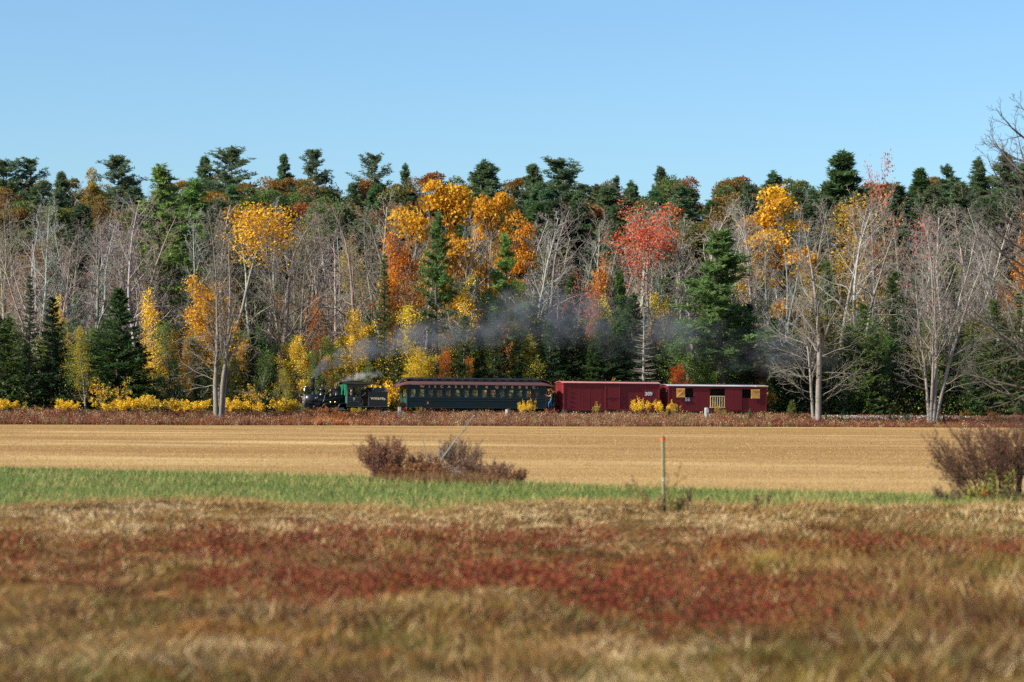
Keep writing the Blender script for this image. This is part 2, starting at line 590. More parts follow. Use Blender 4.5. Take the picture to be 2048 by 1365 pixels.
# ---- locomotive (origin at its front; x runs towards the rear)
LT = -19.1
loco = thing('steam_locomotive', 'black tank locomotive with green cab front, smoking stack, at the head of the train', 'locomotive', on_track(LT), TH)
X = lambda t: t - LT
bc, br = 1.10, .45
xs0 = X(-18.72)                     # smokebox front
m = MB()
m.lathe([(.0001, xs0 + .12), (br + .03, xs0 + .12), (br + .03, xs0 + 1.05), (br, xs0 + 1.08), (br, xs0 + 3.7)], 'X', (0, 0, bc), 32)
for bx in (1.1, 1.75, 2.4, 3.05):
    m.lathe([(br + .012, xs0 + bx), (br + .012, xs0 + bx + .06)], 'X', (0, 0, bc), 32)
m.build('boiler', BLACK, loco)
m = MB()
m.lathe([(br + .03, xs0 + .12), (br + .03, xs0 + .02), (br - .02, xs0), (br - .10, xs0), (br - .11, xs0 + .03), (br - .13, xs0 + .03), (br - .14, xs0 - .03), (.16, xs0 - .06), (.0001, xs0 - .06)], 'X', (0, 0, bc), 32)
for k in range(16):
    a = 2 * math.pi * k / 16
    m.bar((xs0 - .03, (br - .06) * math.cos(a), bc + (br - .06) * math.sin(a)), (xs0 + .03, (br - .06) * math.cos(a), bc + (br - .06) * math.sin(a)), .02, 6)
sf = m.build('smokebox_front', SMOKEBOX, loco)
m = MB(); m.lathe([(.0001, -.09), (.14, -.09), (.14, -.06), (.0001, -.06)], 'X', (xs0, 0, bc), 20); m.build('number_plate', LINING, sf)
m = MB()
for a in (.9, 3.9): m.box(xs0 - .12, xs0 - .08, .3 * math.cos(a) - .04, .3 * math.cos(a) + .04, bc + .3 * math.sin(a) - .05, bc + .3 * math.sin(a) + .05, .01)
o = m.build('marker_plate', LAMP, sf); o['kind'] = 'stuff'
xst = X(-17.91)
m = MB(); m.lathe([(.21, bc + br - .06), (.20, bc + br + .08), (.17, bc + br + .14), (.165, bc + br + .32)], 'Z', (xst, 0, 0), 22)
sb = m.build('stack_saddle', simple('green_black', (.012, .05, .05), .4, .5), loco)
m = MB(); m.lathe([(.15, bc + br + .30), (.155, 2.5), (.17, 2.93), (.185, 2.95), (.185, 3.05), (.14, 3.05), (.13, 2.4), (.0001, 2.4)], 'Z', (xst, 0, 0), 22); m.build('stack', BLACK, loco)
# headlight
xh = X(-18.50)
m = MB(); m.box(xh - .16, xh + .18, -.17, .17, 1.78, 2.16, .02); m.bar((xh, 0, 2.16), (xh, 0, 2.32), .07, 10, .05)
m.prism([(-.17, 2.16), (.17, 2.16), (.06, 2.26), (-.06, 2.26)], 'X', xh - .16, xh + .18)
for s in (-1, 1): m.bar((xh + .1, s * .12, 1.5), (xh + .1, s * .15, 1.8), .025, 6)
m.box(xh - .14, xh + .2, -.2, .2, 1.74, 1.78)
hl = m.build('headlight', BLACK, loco)
m = MB(); m.lathe([(.0001, -.02), (.14, -.02), (.16, .02), (.0001, .02)], 'X', (xh - .17, 0, 1.97), 18); m.build('lens', LAMP, hl)
m = MB()
for s in (-1, 1):
    m.lathe([(.0001, 0), (.045, .01), (.05, .05), (.045, .09), (.0001, .11)], 'Z', (xh - .1, s * .22, 2.17), 10)
o = m.build('marker_lamp', LAMP, hl); o['kind'] = 'stuff'
# domes, bell, pump
def dome(x, r, z1, name):
    m = MB(); z0 = bc + br - .08
    m.lathe([(r * 1.2, z0), (r * 1.12, z0 + .06), (r, z0 + .1), (r, z1 - .3), (r * 1.1, z1 - .28), (r * 1.1, z1 - .22), (r * .96, z1 - .18), (r * .75, z1 - .08), (r * .4, z1 - .02), (.0001, z1)], 'Z', (x, 0, 0), 24)
    return m.build(name, BLACK, loco)
dome(X(-17.09), .26, 2.22, 'sand_dome')
sd = dome(X(-15.72), .30, 2.36, 'steam_dome')
m = MB()
for dx_, dy_, hh in ((-.1, -.1, .25), (.1, -.08, .32), (0, .1, .2)):
    m.bar((X(-15.72) + dx_, dy_, 2.3), (X(-15.72) + dx_, dy_, 2.36 + hh), .04, 8, .05)
m.build('safety_valve', BRASS, sd)
xb = X(-17.05)
m = MB()
for s in (-1, 1): m.bar((xb, s * .16, 2.1), (xb, s * .14, 2.5), .02, 6)
m.bar((xb, -.15, 2.5), (xb, .15, 2.5), .02, 6)
bs = m.build('bell_yoke', IRON, loco)
m = MB(); m.lathe([(.13, 2.24), (.10, 2.30), (.075, 2.4), (.05, 2.46), (.0001, 2.48)], 'Z', (xb - .02, 0, 0), 16); m.build('bell', BRASS, bs)
m = MB(); xp = X(-16.42)
m.lathe([(.0001, -.75), (.15, -.75), (.15, -.45), (.09, -.43), (.09, -.35), (.15, -.33), (.15, -.02), (.0001, 0)], 'Z', (xp, -.52, 1.95 + .1), 14)
m.bar((xp, -.52, 2.0), (xp + .5, -.3, 1.95), .022, 6)
m.build('air_pump', BLACK, loco)
m = MB(); m.lathe([(.0001, -.26), (.15, -.24), (.2, -.1), (.2, .1), (.15, .24), (.0001, .26)], 'Y', (X(-16.38), 0, 1.78), 18); m.build('dynamo', IRON, loco)
# running boards, frame, cylinders, pipes
m = MB()
for s in (-1, 1):
    m.box(X(-18.3), X(-15.0), s * .78 - .2, s * .78 + .2, .80, .84)
    m.bar((xs0 + .15, s * .52, 1.32), (X(-15.1), s * .52, 1.32), .014, 6)
    for k in range(5): m.bar((xs0 + .2 + k * .8, s * .45, 1.3), (xs0 + .2 + k * .8, s * .53, 1.32), .014, 5)
m.build('running_board', BLACK, loco)
m = MB()
m.bar((X(-17.0), -.47, 1.25), (X(-17.15), -.56, .92), .018, 6); m.bar((X(-16.9), -.3, 1.5), (X(-17.0), -.47, 1.25), .018, 6)
m.build('sand_pipe', STEEL, loco)
m = MB(); m.lathe([(.0001, 0), (.06, .0), (.06, .02), (.0001, .02)], 'Y', (xs0 + .95, -.50, 1.24), 14); m.build('builder_plate', LAMP, loco)
m = MB()
for s in (-1, 1): m.box(X(-18.7), X(-11.5), s * .24 - .04, s * .24 + .04, .42, .62)
m.box(X(-18.9), X(-18.7), -.75, .75, .42, .62, .02)
m.build('frame', IRON, loco)
for s in (-1, 1):
    m = MB(); xc = X(-18.05)
    m.lathe([(.0001, 0), (.17, .0), (.2, .03), (.2, .06), (.18, .08), (.18, .62), (.2, .64), (.2, .67), (.17, .7), (.0001, .7)], 'X', (xc, s * .70, .45), 20)
    m.box(xc + .1, xc + .6, s * .70 - .16, s * .70 + .16, .6, .86, .02)
    m.bar((xc + .7, s * .7, .45), (xc + 1.2, s * .7, .45), .03, 8)
    m.build('cylinder', BLACK, loco)
DW = wheel_mesh(.42, 10, .1, 'driving_wheel')
for xd in (X(-16.75), X(-15.35)):
    for s in (-1, 1): link('driving_wheel', DW, loco, (xd, s * .50, .42), (0, 0, math.pi if s > 0 else 0))
m = MB()
for s in (-1, 1):
    m.box(X(-16.9), X(-15.2), s * .60 - .02, s * .60 + .02, .24, .32, .008)
    m.box(X(-16.95), X(-15.3), s * .66 - .02, s * .66 + .02, .36, .42, .008)
m.build('side_rod', STEEL, loco)
m = MB()
for xx in (-16.55, -16.15): m.lathe([(.0001, 0), (.07, .01), (.08, .05), (.07, .12), (.0001, .14)], 'Z', (X(xx), -.88, .84), 10)
o = m.build('oil_can', BRASS, loco); o['kind'] = 'stuff'
# pilot
m = MB(); x0 = X(-19.05)
m.box(x0 + .22, x0 + .30, -.8, .8, .34, .46, .01)
for k in range(11):
    y = -.75 + k * .15
    m.bar((x0 + .24, y, .42), (x0 - .18 + abs(y) * .35, y * .7, .08), .022, 5)
m.bar((x0 - .18, 0, .08), (x0 + .1, -.55, .08), .03, 5); m.bar((x0 - .18, 0, .08), (x0 + .1, .55, .08), .03, 5)
m.build('pilot', SMOKEBOX, loco)
# cab
xa, xe = X(-15.12), X(-13.3)
zb, zt = .52, 2.52
hw = W / 2
m = MB()
for s in (-1, 1):
    y0, y1 = (-hw, -hw + .04) if s < 0 else (hw - .04, hw)
    m.box(xa, X(-13.88), y0, y1, zb, 1.40)
    m.box(xa, xa + .14, y0, y1, 1.40, zt); m.box(X(-14.02), X(-13.88), y0, y1, 1.40, zt)
    m.box(xa + .14, X(-14.02), y0, y1, 2.22, zt)
    m.box(X(-13.88), xe, y0, y1, 2.36, zt)
    cab = m.build('cab' if s < 0 else 'side_panel', BLACK, loco if s < 0 else cab)
    m = MB()
m = MB()
for s in (-1, 1):
    yy = (-hw - .012, -hw - .001) if s < 0 else (hw + .001, hw + .012)
    m.box(xa - .01, xa + .03, *yy, zb, zt); m.box(xa, X(-11.42), *yy, zb, zb + .03)
    m.box(xa + .12, X(-14.0), *yy, 1.30, 1.33); m.box(xa + .12, X(-14.0), *yy, .95, .98)
m.build('beading', simple('dull_green_lining', (.08, .14, .12), .5, .4), cab)
m = MB()
for s in (-1, 1):
    a, b = (-hw - .01, -hw + .36) if s < 0 else (hw - .36, hw + .01)
    m.box(xa - .05, xa - .005, a, b, .84, 1.42)
    m.box(xa - .05, xa - .005, a, a + .07, 1.42, zt); m.box(xa - .05, xa - .005, b - .07, b, 1.42, zt)
    m.box(xa - .05, xa - .005, a + .07, b - .07, 2.3, zt)
m.box(xa - .05, xa - .005, -hw + .36, hw - .36, 1.5, zt)
m.build('cab_front', CABGREEN, cab)
m = MB()
prof = [(-1.12, 2.50), (-.8, 2.60), (-.4, 2.67), (0, 2.69), (.4, 2.67), (.8, 2.60), (1.12, 2.50)]
m.prism(prof + [(y, z - .04) for y, z in prof[::-1]], 'X', X(-15.42), X(-12.4))
m.box(X(-14.6), X(-13.6), -.3, .3, 2.67, 2.74, .02)
m.build('cab_roof', simple('roof_black', (.010, .010, .012), .7, .2), cab)
m = MB()
for s in (-1, 1): m.bar((X(-12.75), s * 1.0, 2.0), (X(-12.75), s * 1.0, 2.53), .03, 6)
m.bar((xa - .02, -hw - .06, .8), (xa - .02, -hw - .06, 1.9), .02, 6)
o = m.build('handrail', STEEL, cab); o['kind'] = 'stuff'
text('9', .40, CREAM, 'cab_number', loco, (X(-14.5), -hw - .004, 1.18))
# tank and bunker
m = MB()
m.box(X(-13.2), X(-11.43), -hw, hw, zb, 1.86, .015)
m.box(X(-13.86), X(-13.2), -hw + .02, hw - .02, zb - .04, zb + .06)
m.box(X(-13.2), X(-13.1), -hw, hw, 1.86, 2.0)
m.build('water_tank', BLACK, loco)
BOARDS = simple('blue_grey_boards', (.05, .085, .12), .5, .4)
for k in range(4):
    for s in (-1, 1):
        MB().box(X(-12.92), X(-11.46), -.02, .02, 0, .065, .01).build('coal_board', BOARDS, loco, (0, s * (hw - .07 - .01 * k), 1.865 + k * .075))
m = MB()
for k in range(70):
    x, y = rnd.uniform(X(-12.85), X(-11.55)), rnd.uniform(-.7, .7)
    g_ = bmesh.ops.create_icosphere(m.bm, subdivisions=1, radius=rnd.uniform(.08, .16), matrix=Matrix.Translation((x, y, 1.9 + .12 * rnd.random() + .14 * (1 - abs(y)))))
o = m.build('coal', COAL, loco); o['kind'] = 'stuff'
m = MB()
for s in (-1, 1):
    yy = (-hw - .008, -hw + .001) if s < 0 else (hw - .001, hw + .008)
    for a, b, c, d in ((-13.17, -13.15, .6, 1.8), (-11.5, -11.48, .6, 1.8)): m.box(X(a), X(b), *yy, c, d)
o = m.build('lining', simple('grey_lining', (.12, .15, .15), .5, .4), loco); o['kind'] = 'stuff'
text('W.W.& F.Ry.', .25, CREAM, 'lettering', loco, (X(-12.30), -hw - .004, 1.23), 1.0)
truck(loco, X(-12.1), 1.1, 'trailing_truck')
m = MB(); m.box(X(-11.4), X(-11.15), -.6, .6, .4, .58, .02); m.bar((X(-11.2), 0, .45), (X(-10.95), 0, .45), .07, 8); m.build('coupler', IRON, loco)

# ---- coach
CT0 = -9.70; CL = 12.98
coach = thing('passenger_coach', 'dark green passenger coach with maroon clerestory roof full of passengers', 'railway coach', on_track(CT0), TH)
zf, zw0, zw1, ze = .45, 1.39, 2.08, 2.50
hw = W / 2
wins = [along(825.9 + k * (1075.2 - 825.9) / 14) - CT0 for k in range(15)]
ww = .60
for s in (-1, 1):
    m = MB()
    y0, y1 = (-hw, -hw + .06) if s < 0 else (hw - .06, hw)
    m.box(0, CL, y0, y1, zf, zw0); m.box(0, CL, y0, y1, zw1, ze)
    e = 0.0
    for wx in wins:
        m.box(e, wx - ww / 2, y0, y1, zw0, zw1); e = wx + ww / 2
    m.box(e, CL, y0, y1, zw0, zw1)
    m.build('side_wall', COACH, coach)
    m = MB()
    yy = (-hw - .02, -hw + .002) if s < 0 else (hw - .002, hw + .02)
    m.box(0, CL, *yy, 1.12, 1.16); m.box(0, CL, *yy, 1.32, 1.37); m.box(0, CL, *yy, 2.14, 2.18); m.box(0, CL, *yy, zf, zf + .05)
    m.box(-.01, .04, *yy, zf + .05, ze); m.box(CL - .04, CL + .01, *yy, zf + .05, ze)
    m.build('belt_rail', simple('worn_green_edge', (.018, .04, .042), .5, .4), coach)
fm = MB(); q = ww / 2
for a, b, c, d in ((-q, -q + .022, zw0, zw1), (q - .022, q, zw0, zw1), (-q + .022, q - .022, zw0, zw0 + .025), (-q + .022, q - .022, zw1 - .025, zw1)):
    fm.box(a, b, -.012, .012, c, d)
fme = fm.mesh('window_frame', simple('sash_paint', (.006, .016, .018), .5, .4))
pm = MB().box(-q + .03, q - .03, -.004, .004, zw0 + .025, zw1 - .025).mesh('pane', GLASS)
for s in (-1, 1):
    for wx in wins:
        w_ = link('window', fme, coach, (wx, s * (hw - .045), 0))
        link('pane', pm, w_)
m = MB(); m.box(.0, CL, -hw + .07, hw - .07, .46, .58); m.box(-.85, 0, -.85, .85, .50, .58); m.box(CL, CL + .85, -.85, .85, .50, .58)
m.build('floor', COACH, coach)
for x, n in ((0, 'left'), (CL, 'right')):
    m = MB(); a, b = (x + .005, x + .06) if x == 0 else (x - .06, x - .005)
    m.box(a, b, -hw + .06, -.62, .58, ze); m.box(a, b, .62, hw - .06, .58, ze); m.box(a, b, -.34, .34, 2.2, ze)
    for s in (-1, 1):
        lo, hi = sorted((s * .62, s * .34)); m.box(a, b, lo, hi, .58, 1.3); m.box(a, b, lo, hi, 2.05, ze)
    w_ = m.build('end_wall', COACH2, coach)
    m = MB(); m.box(a + .01, b - .01, -.335, .335, .58, 1.35); m.box(a + .01, b - .01, -.335, -.25, 1.35, 2.19); m.box(a + .01, b - .01, .25, .335, 1.35, 2.19); m.box(a + .01, b - .01, -.25, .25, 2.08, 2.19)
    m.build('door', COACH2, w_)
    sg = -1 if x == 0 else 1
    m = MB()
    xr = x + sg * .82
    for y in (-.84, -.35, .35, .84): m.bar((xr, y, .58), (xr, y, 1.42), .022, 6)
    for s in (-1, 1):
        for z in (1.0, 1.4): m.bar((xr, s * .35, z), (xr, s * .84, z), .018, 6)
        for k in range(4): m.bar((xr, s * (.42 + k * .11), .58), (xr, s * (.42 + k * .11), 1.4), .011, 5)
        m.bar((xr, s * .86, 1.4), (xr, s * .9, 2.48), .02, 6)
        m.bar((x + sg * .06, s * .92, .9), (x + sg * .06, s * .92, 1.9), .018, 6)
    o = m.build('platform_railing', COACH2, coach); o['kind'] = 'stuff'
    m = MB()
    for s in (-1, 1):
        for k in range(3): m.box(x + sg * .42 - .36, x + sg * .42 + .36, min(s * (.80 + .06 * k), s * (1.0 + .04 * k)), max(s * (.80 + .06 * k), s * (1.0 + .04 * k)), .40 - k * .13, .43 - k * .13, .005)
        for q_ in (-.37, .37): m.box(x + sg * .42 + q_ - .012, x + sg * .42 + q_ + .012, min(s * .78, s * 1.05), max(s * .78, s * 1.05), .12, .5)
    o = m.build('step', LINING, coach); o['kind'] = 'stuff'
# roof: lower deck with hooded ends, raised clerestory between
def roof_grid(name, prof, x0, x1, drop, mat, n=64, hood=1.3, th=.03):
    xs = np.unique(np.concatenate([x0 + hood * (1 - np.cos(np.linspace(0, math.pi / 2, 14))), np.linspace(x0 + hood, x1 - hood, 8), x1 - hood * (1 - np.cos(np.linspace(0, math.pi / 2, 14)))]))
    V, Fq = [], []
    np_ = len(prof)
    for x in xs:
        k = max(0, 1 - (x - x0) / hood, 1 - (x1 - x) / hood)
        f = math.sqrt(max(0, 1 - k ** 2.2))
        for off in (0, -th):
            for y, z in prof:
                zz = drop + (z - drop) * f
                V.append((x, y, zz - .10 * k ** 2 + off))
    m2 = np_ * 2
    for i in range(len(xs) - 1):
        for j in range(np_ - 1):
            a = i * m2 + j; Fq.append((a, a + 1, a + 1 + m2, a + m2))
            a = i * m2 + np_ + j; Fq.append((a, a + m2, a + 1 + m2, a + 1))
        for j in (0, np_ - 1):
            a = i * m2 + j; Fq.append((a, a + np_, a + np_ + m2, a + m2))
    for i in (0, len(xs) - 1):
        for j in range(np_ - 1):
            a = i * m2 + j; Fq.append((a, a + 1, a + 1 + np_, a + np_))
    me = np_mesh(name, np.array(V), np.array(Fq), [mat], smooth=False)
    bm = bmesh.new(); bm.from_mesh(me); bmesh.ops.recalc_face_normals(bm, faces=bm.faces); bm.to_mesh(me); bm.free()
    return link(name, me, coach)
lower = [(-1.08, 2.50), (-1.02, 2.58), (-.9, 2.66), (-.72, 2.74), (-.52, 2.79)]
lower = lower + [(-.3, 2.81), (0, 2.82), (.3, 2.81)] + [(-y, z) for y, z in lower[::-1]]
roof_grid('roof', lower, -.82, CL + .80, 2.40, ROOFRED)
upper = [(-.58, 3.0), (-.4, 3.08), (0, 3.12), (.4, 3.08), (.58, 3.0)]
roof_grid('clerestory_roof', upper, -.62, CL + .62, 2.62, ROOFDARK, hood=1.25)
m = MB()
for s in (-1, 1):
    a, b = sorted((s * .48, s * .52)); m.box(.45, CL - .45, a, b, 2.76, 3.0)
cl = m.build('clerestory', ROOFDARK, coach)
cwm = MB().box(-.22, .22, -.012, .012, 2.86, 2.96).mesh('clerestory_window', simple('clerestory_glass', (.05, .065, .08), .25, .4))
for s in (-1, 1):
    for k in range(14):
        link('clerestory_window', cwm, cl, (.95 + k * (CL - 1.9) / 13, s * .53, 0))
m = MB()
for k in range(4):
    x = CL * (.2 + .2 * k); m.lathe([(.06, 3.05), (.07, 3.2), (.11, 3.21), (.05, 3.27), (.0001, 3.28)], 'Z', (x, 0, 0), 10)
o = m.build('roof_ventilator', ROOFDARK, coach); o['kind'] = 'stuff'
# lettering along the letterboard, one wide-spaced run as in the photograph
xl0, xl1 = along(844.5) - CT0, along(1071.5) - CT0
lx = [(428, 'W'), (508, 'I'), (574, 'S'), (650, 'C'), (733, 'A'), (810, 'S'), (880, 'S'), (958, 'E'), (1044, 'T'), (1160, '&'), (1275, 'Q'), (1361, 'U'), (1451, 'E'), (1536, 'B'), (1616, 'E'), (1698, 'C'), (1738, '.')]
board = link('letterboard', MB().box(.3, CL - .3, -hw - .012, -hw - .001, 2.215, 2.455).mesh('letterboard', COACH), coach)
for cx, ch in lx:
    px_ = cx / 5.689 + 770
    o = text(ch, .30, GOLD, 'lettering', board, (along(px_) - CT0, -hw - .016, 2.325), 1.0, 1.3)
m = MB()
for z in (1.06, .72): m.box(1.6, 2.25, -hw - .01, -hw - .001, z, z + .018)
m.build('number_lining', LINING, coach)
text('3', .24, GOLD, 'coach_number', coach, (1.92, -hw - .004, .89), 1, 1.3)
for x in (1.9, CL - 1.9): truck(coach, x, 1.3)
m = MB()
for s in (-1, 1):
    m.bar((2.9, s * .6, .42), (5.0, s * .6, .16), .02, 5); m.bar((5.0, s * .6, .16), (8.0, s * .6, .16), .02, 5); m.bar((8.0, s * .6, .16), (CL - 2.9, s * .6, .42), .02, 5)
    for x in (5.0, 8.0): m.bar((x, s * .6, .16), (x, s * .6, .45), .04, 6)
m.box(5.6, 7.2, -.3, .3, .15, .44, .05)
m.build('truss_rod', IRON, coach)
MB().box(.1, CL - .1, -hw + .08, hw - .08, 2.43, 2.45).build('ceiling_lining', simple('cream_ceiling', (.62, .56, .42), .8, .2, var=.1), coach)
# seats
sm = MB(); sm.box(-.2, .2, -.4, .4, .92, 1.02, .02); sm.box(.2, .27, -.4, .4, .92, 1.45, .02); sm.box(-.15, .2, -.38, .38, .58, .92)
sme = sm.mesh('seat', SEAT)
for s in (-1, 1):
    for wx in wins: link('seat', sme, coach, (wx + .22, s * .47, 0))

# ---- boxcar 309 and boxcar 56
def boards(x0, x1, z0, z1, y, step=.16, th=.035, gap=.014, mat=BOXRED, name='plank_siding', parent=None, axis='x', holes=()):
    """Vertical boards with open joints; holes = list of (xa, xb, za, zb)."""
    m = MB(); n = max(1, round((x1 - x0) / step)); st = (x1 - x0) / n
    for k in range(n):
        a, b = x0 + k * st + gap, x0 + (k + 1) * st
        d = rnd.uniform(-.004, .004)
        spans = [(z0, z1)]
        for ha, hb, za, zb_ in holes:
            if b > ha + .02 and a < hb - .02:
                new = []
                for s0, s1 in spans:
                    if za > s0: new.append((s0, min(s1, za)))
                    if zb_ < s1: new.append((max(s0, zb_), s1))
                spans = [s for s in new if s[1] - s[0] > .01]
        for s0, s1 in spans:
            if axis == 'x': m.box(a, b, y + d, y + d + th, s0, s1)
            else: m.box(y + d, y + d + th, a, b, s0, s1)
    o = m.build(name, mat, parent); o['kind'] = 'stuff'
    return o


def make_boxcar(t0, L, zt, name, label, holes, roofmat, holes_far=()):
    zb = .34
    root = thing(name, label, 'boxcar', on_track(t0), TH, 'red wooden boxcars in the train')
    m = MB(); m.box(.05, L - .05, -hw + .06, hw - .06, zb + .03, zb + .12); m.box(.0, L, -hw + .05, -hw + .17, zb - .12, zb + .03); m.box(.0, L, hw - .17, hw - .05, zb - .12, zb + .03)
    m.build('floor', TIE, root)
    boards(.0, L, zb, zt, -hw, parent=root, holes=holes)
    boards(.0, L, zb, zt, hw - .035, parent=root, holes=holes_far)
    boards(-hw + .036, hw - .036, zb, zt, .0, parent=root, axis='y', name='end_planks')
    boards(-hw + .036, hw - .036, zb, zt, L - .035, parent=root, axis='y', name='end_planks')
    # inner skin keeps daylight out of the joints
    m = MB()
    lining = simple('bare_inner_boards', (.10, .075, .055), .85, .15, var=.3, scale=5)
    edges = sorted({.04, L - .04} | {h[0] for h in holes} | {h[1] for h in holes})
    for a, b in zip(edges, edges[1:]):
        hs = [h for h in holes if h[0] < (a + b) / 2 < h[1]]
        if hs:
            m.box(a, b, -hw + .042, -hw + .055, zb, hs[0][2]); m.box(a, b, -hw + .042, -hw + .055, hs[0][3], zt - .02)
        else: m.box(a, b, -hw + .042, -hw + .055, zb, zt - .02)
    m.box(.04, L - .04, hw - .055, hw - .042, zb, zt - .02)
    m.box(.042, .055, -hw + .056, hw - .056, zb, zt - .02); m.box(L - .055, L - .042, -hw + .056, hw - .056, zb, zt - .02)
    m.build('inner_lining', lining, root)
    # fascia, corner posts, sill
    m = MB()
    for s in (-1, 1):
        yy = (-hw - .03, -hw - .005) if s < 0 else (hw + .005, hw + .03)
        m.box(-.03, L + .03, *yy, zt - .16, zt - .01)
        m.box(-.02, .10, *yy, zb, zt - .16); m.box(L - .10, L + .02, *yy, zb, zt - .16); m.box(.10, L - .10, *yy, zb - .02, zb + .12)
    m.box(-.035, -.006, -hw + .1, hw - .1, zt - .2, zt - .02); m.box(L + .006, L + .035, -hw + .1, hw - .1, zt - .2, zt - .02)
    m.build('trim', BOXRED, root)
    m = MB()
    prof = [(-hw - .07, zt - .02), (-.5, zt + .085), (0, zt + .12), (.5, zt + .085), (hw + .07, zt - .02)]
    m.prism(prof + [(y, z - .03) for y, z in prof[::-1]], 'X', -.08, L + .08)
    rf = m.build('roof', roofmat, root)
    m = MB()
    for k in range(3): m.box(.0, L, -.24 + k * .165, -.09 + k * .165, zt + .16, zt + .185)
    for k in range(8): m.box(.3 + k * (L - .7) / 7, .4 + k * (L - .7) / 7, -.2, .2, zt + .10, zt + .16)
    m.build('running_board', TIE, rf)
    # grab irons
    m = MB()
    for k in range(5):
        z = zb + .18 + k * .42
        m.bar((.14, -hw - .05, z), (.58, -hw - .05, z), .013, 5); m.bar((.15, -hw - .05, z), (.15, -hw, z), .013, 5); m.bar((.57, -hw - .05, z), (.57, -hw, z), .013, 5)
        m.bar((-.06, -hw + .14, z), (-.06, -hw + .55, z), .013, 5)
    o = m.build('grab_iron', simple('iron_red', (.09, .012, .016), .6, .3), root)
    for x in (1.5, L - 1.5): truck(root, x, 1.2)
    m = MB()
    for x, s in ((0, -1), (L, 1)): m.bar((x, 0, .45), (x + s * .35, 0, .45), .07, 8); m.box(x + s * .05 - .06, x + s * .05 + .06, -.3, .3, .36, .55)
    m.build('coupler', IRON, root)
    return root


BT = 4.92; BL = 9.33
redroof = simple('faded_red_roofing', (.50, .22, .20), .75, .2, var=.25, scale=3)
b309 = make_boxcar(BT, BL, 2.80, 'red_boxcar', 'closed dark red boxcar numbered 309 behind the passenger coach', (), redroof)
bx = lambda p: along(p) - BT
m = MB()
dr = [bx(1210.5), bx(1240)]
n = 9
for k in range(n):
    a = dr[0] + .06 + k * (dr[1] - dr[0] - .12) / n
    m.box(a + .005, a + (dr[1] - dr[0] - .12) / n, -hw - .06, -hw - .035, .44, 2.60)
m.box(dr[0], dr[0] + .06, -hw - .08, -hw - .035, .44, 2.60); m.box(dr[1] - .06, dr[1], -hw - .08, -hw - .035, .44, 2.60)
m.box(dr[0] + .06, dr[1] - .06, -hw - .075, -hw - .061, .44, .54); m.box(dr[0] + .06, dr[1] - .06, -hw - .075, -hw - .061, 2.5, 2.6); m.box(dr[0] + .06, dr[1] - .06, -hw - .075, -hw - .061, 1.44, 1.54)
d_ = m.build('sliding_door', BOXRED, b309)
m = MB(); m.box(dr[0] + .5, dr[0] + .75, -hw - .1, -hw - .08, 1.47, 1.52); m.bar((dr[0] + .1, -hw - .1, 1.5), (dr[0] + .3, -hw - .1, 1.5), .02, 6); m.build('latch', IRON, d_)
m = MB(); m.box(bx(1208), bx(1270), -hw - .09, -hw - .031, 2.605, 2.66); m.box(dr[0] - .1, dr[1] + .1, -hw - .09, -hw - .031, .36, .43); m.build('door_rail', simple('dark_red_iron', (.06, .008, .012), .6, .3), b309)
text('309', .46, WHITE, 'car_number', b309, (bx(1298), -hw - .012, 1.82), 1.0, 1.05)

ST56 = 15.12; SL = 9.85
def sx(p): return along(p) - ST56
zW0, zW1 = 1.52, 2.33
hA = (sx(1371), sx(1387.5), zW0 + .02, zW1 + .05); hD = (sx(1420.8), sx(1450.3), .54, 2.37); hB = (sx(1485.5), sx(1502), zW0, zW1)
b56 = make_boxcar(ST56, SL, 2.62, 'red_tool_boxcar', 'dark red boxcar numbered 56 with orange shutters and railed doorway, last in the train', (hA, hD, hB), ROOFGREY)
def shutter(x0, x1, z0, z1, flip):
    r = link('shutter', None, b56, ((x0 + x1) / 2, -hw - .05, 0))
    me = None
    w_ = x1 - x0; n = 5
    m = MB(); q = w_ / 2
    for z in (z0 + .1, z1 - .1): m.box(-q + .02, q - .02, -.045, -.021, z - .05, z + .05, .004)
    m.prism([(-q + .05, z0 + .16), (-q + .16, z0 + .16), (q - .05, z1 - .16), (q - .16, z1 - .16)] if not flip else [(q - .16, z0 + .16), (q - .05, z0 + .16), (-q + .16, z1 - .16), (-q + .05, z1 - .16)], 'Y', -.043, -.021)
    br_ = m.mesh('shutter', WOODNEW)
    bpy.data.objects.remove(r)
    r = link('shutter', br_, b56, ((x0 + x1) / 2, -hw - .05, 0))
    pl = MB().box(-w_ / n / 2 + .003, w_ / n / 2 - .003, -.02, .0, z0, z1, .003).mesh('plank', WOODNEW)
    for k in range(n): link('plank', pl, r, (-q + (k + .5) * w_ / n, rnd.uniform(-.002, .002), 0))
    m = MB()
    for z in (z0 + .1, z1 - .1): m.box(q - .02 if flip else -q - .1, q + .1 if flip else -q + .02, -.055, -.046, z - .02, z + .02)
    m.build('hinge', IRON, r)
shutter(sx(1353.5), sx(1370.3), zW0, zW1 + .03, False)
shutter(sx(1502.5), sx(1520), zW0 - .05, zW1, True)
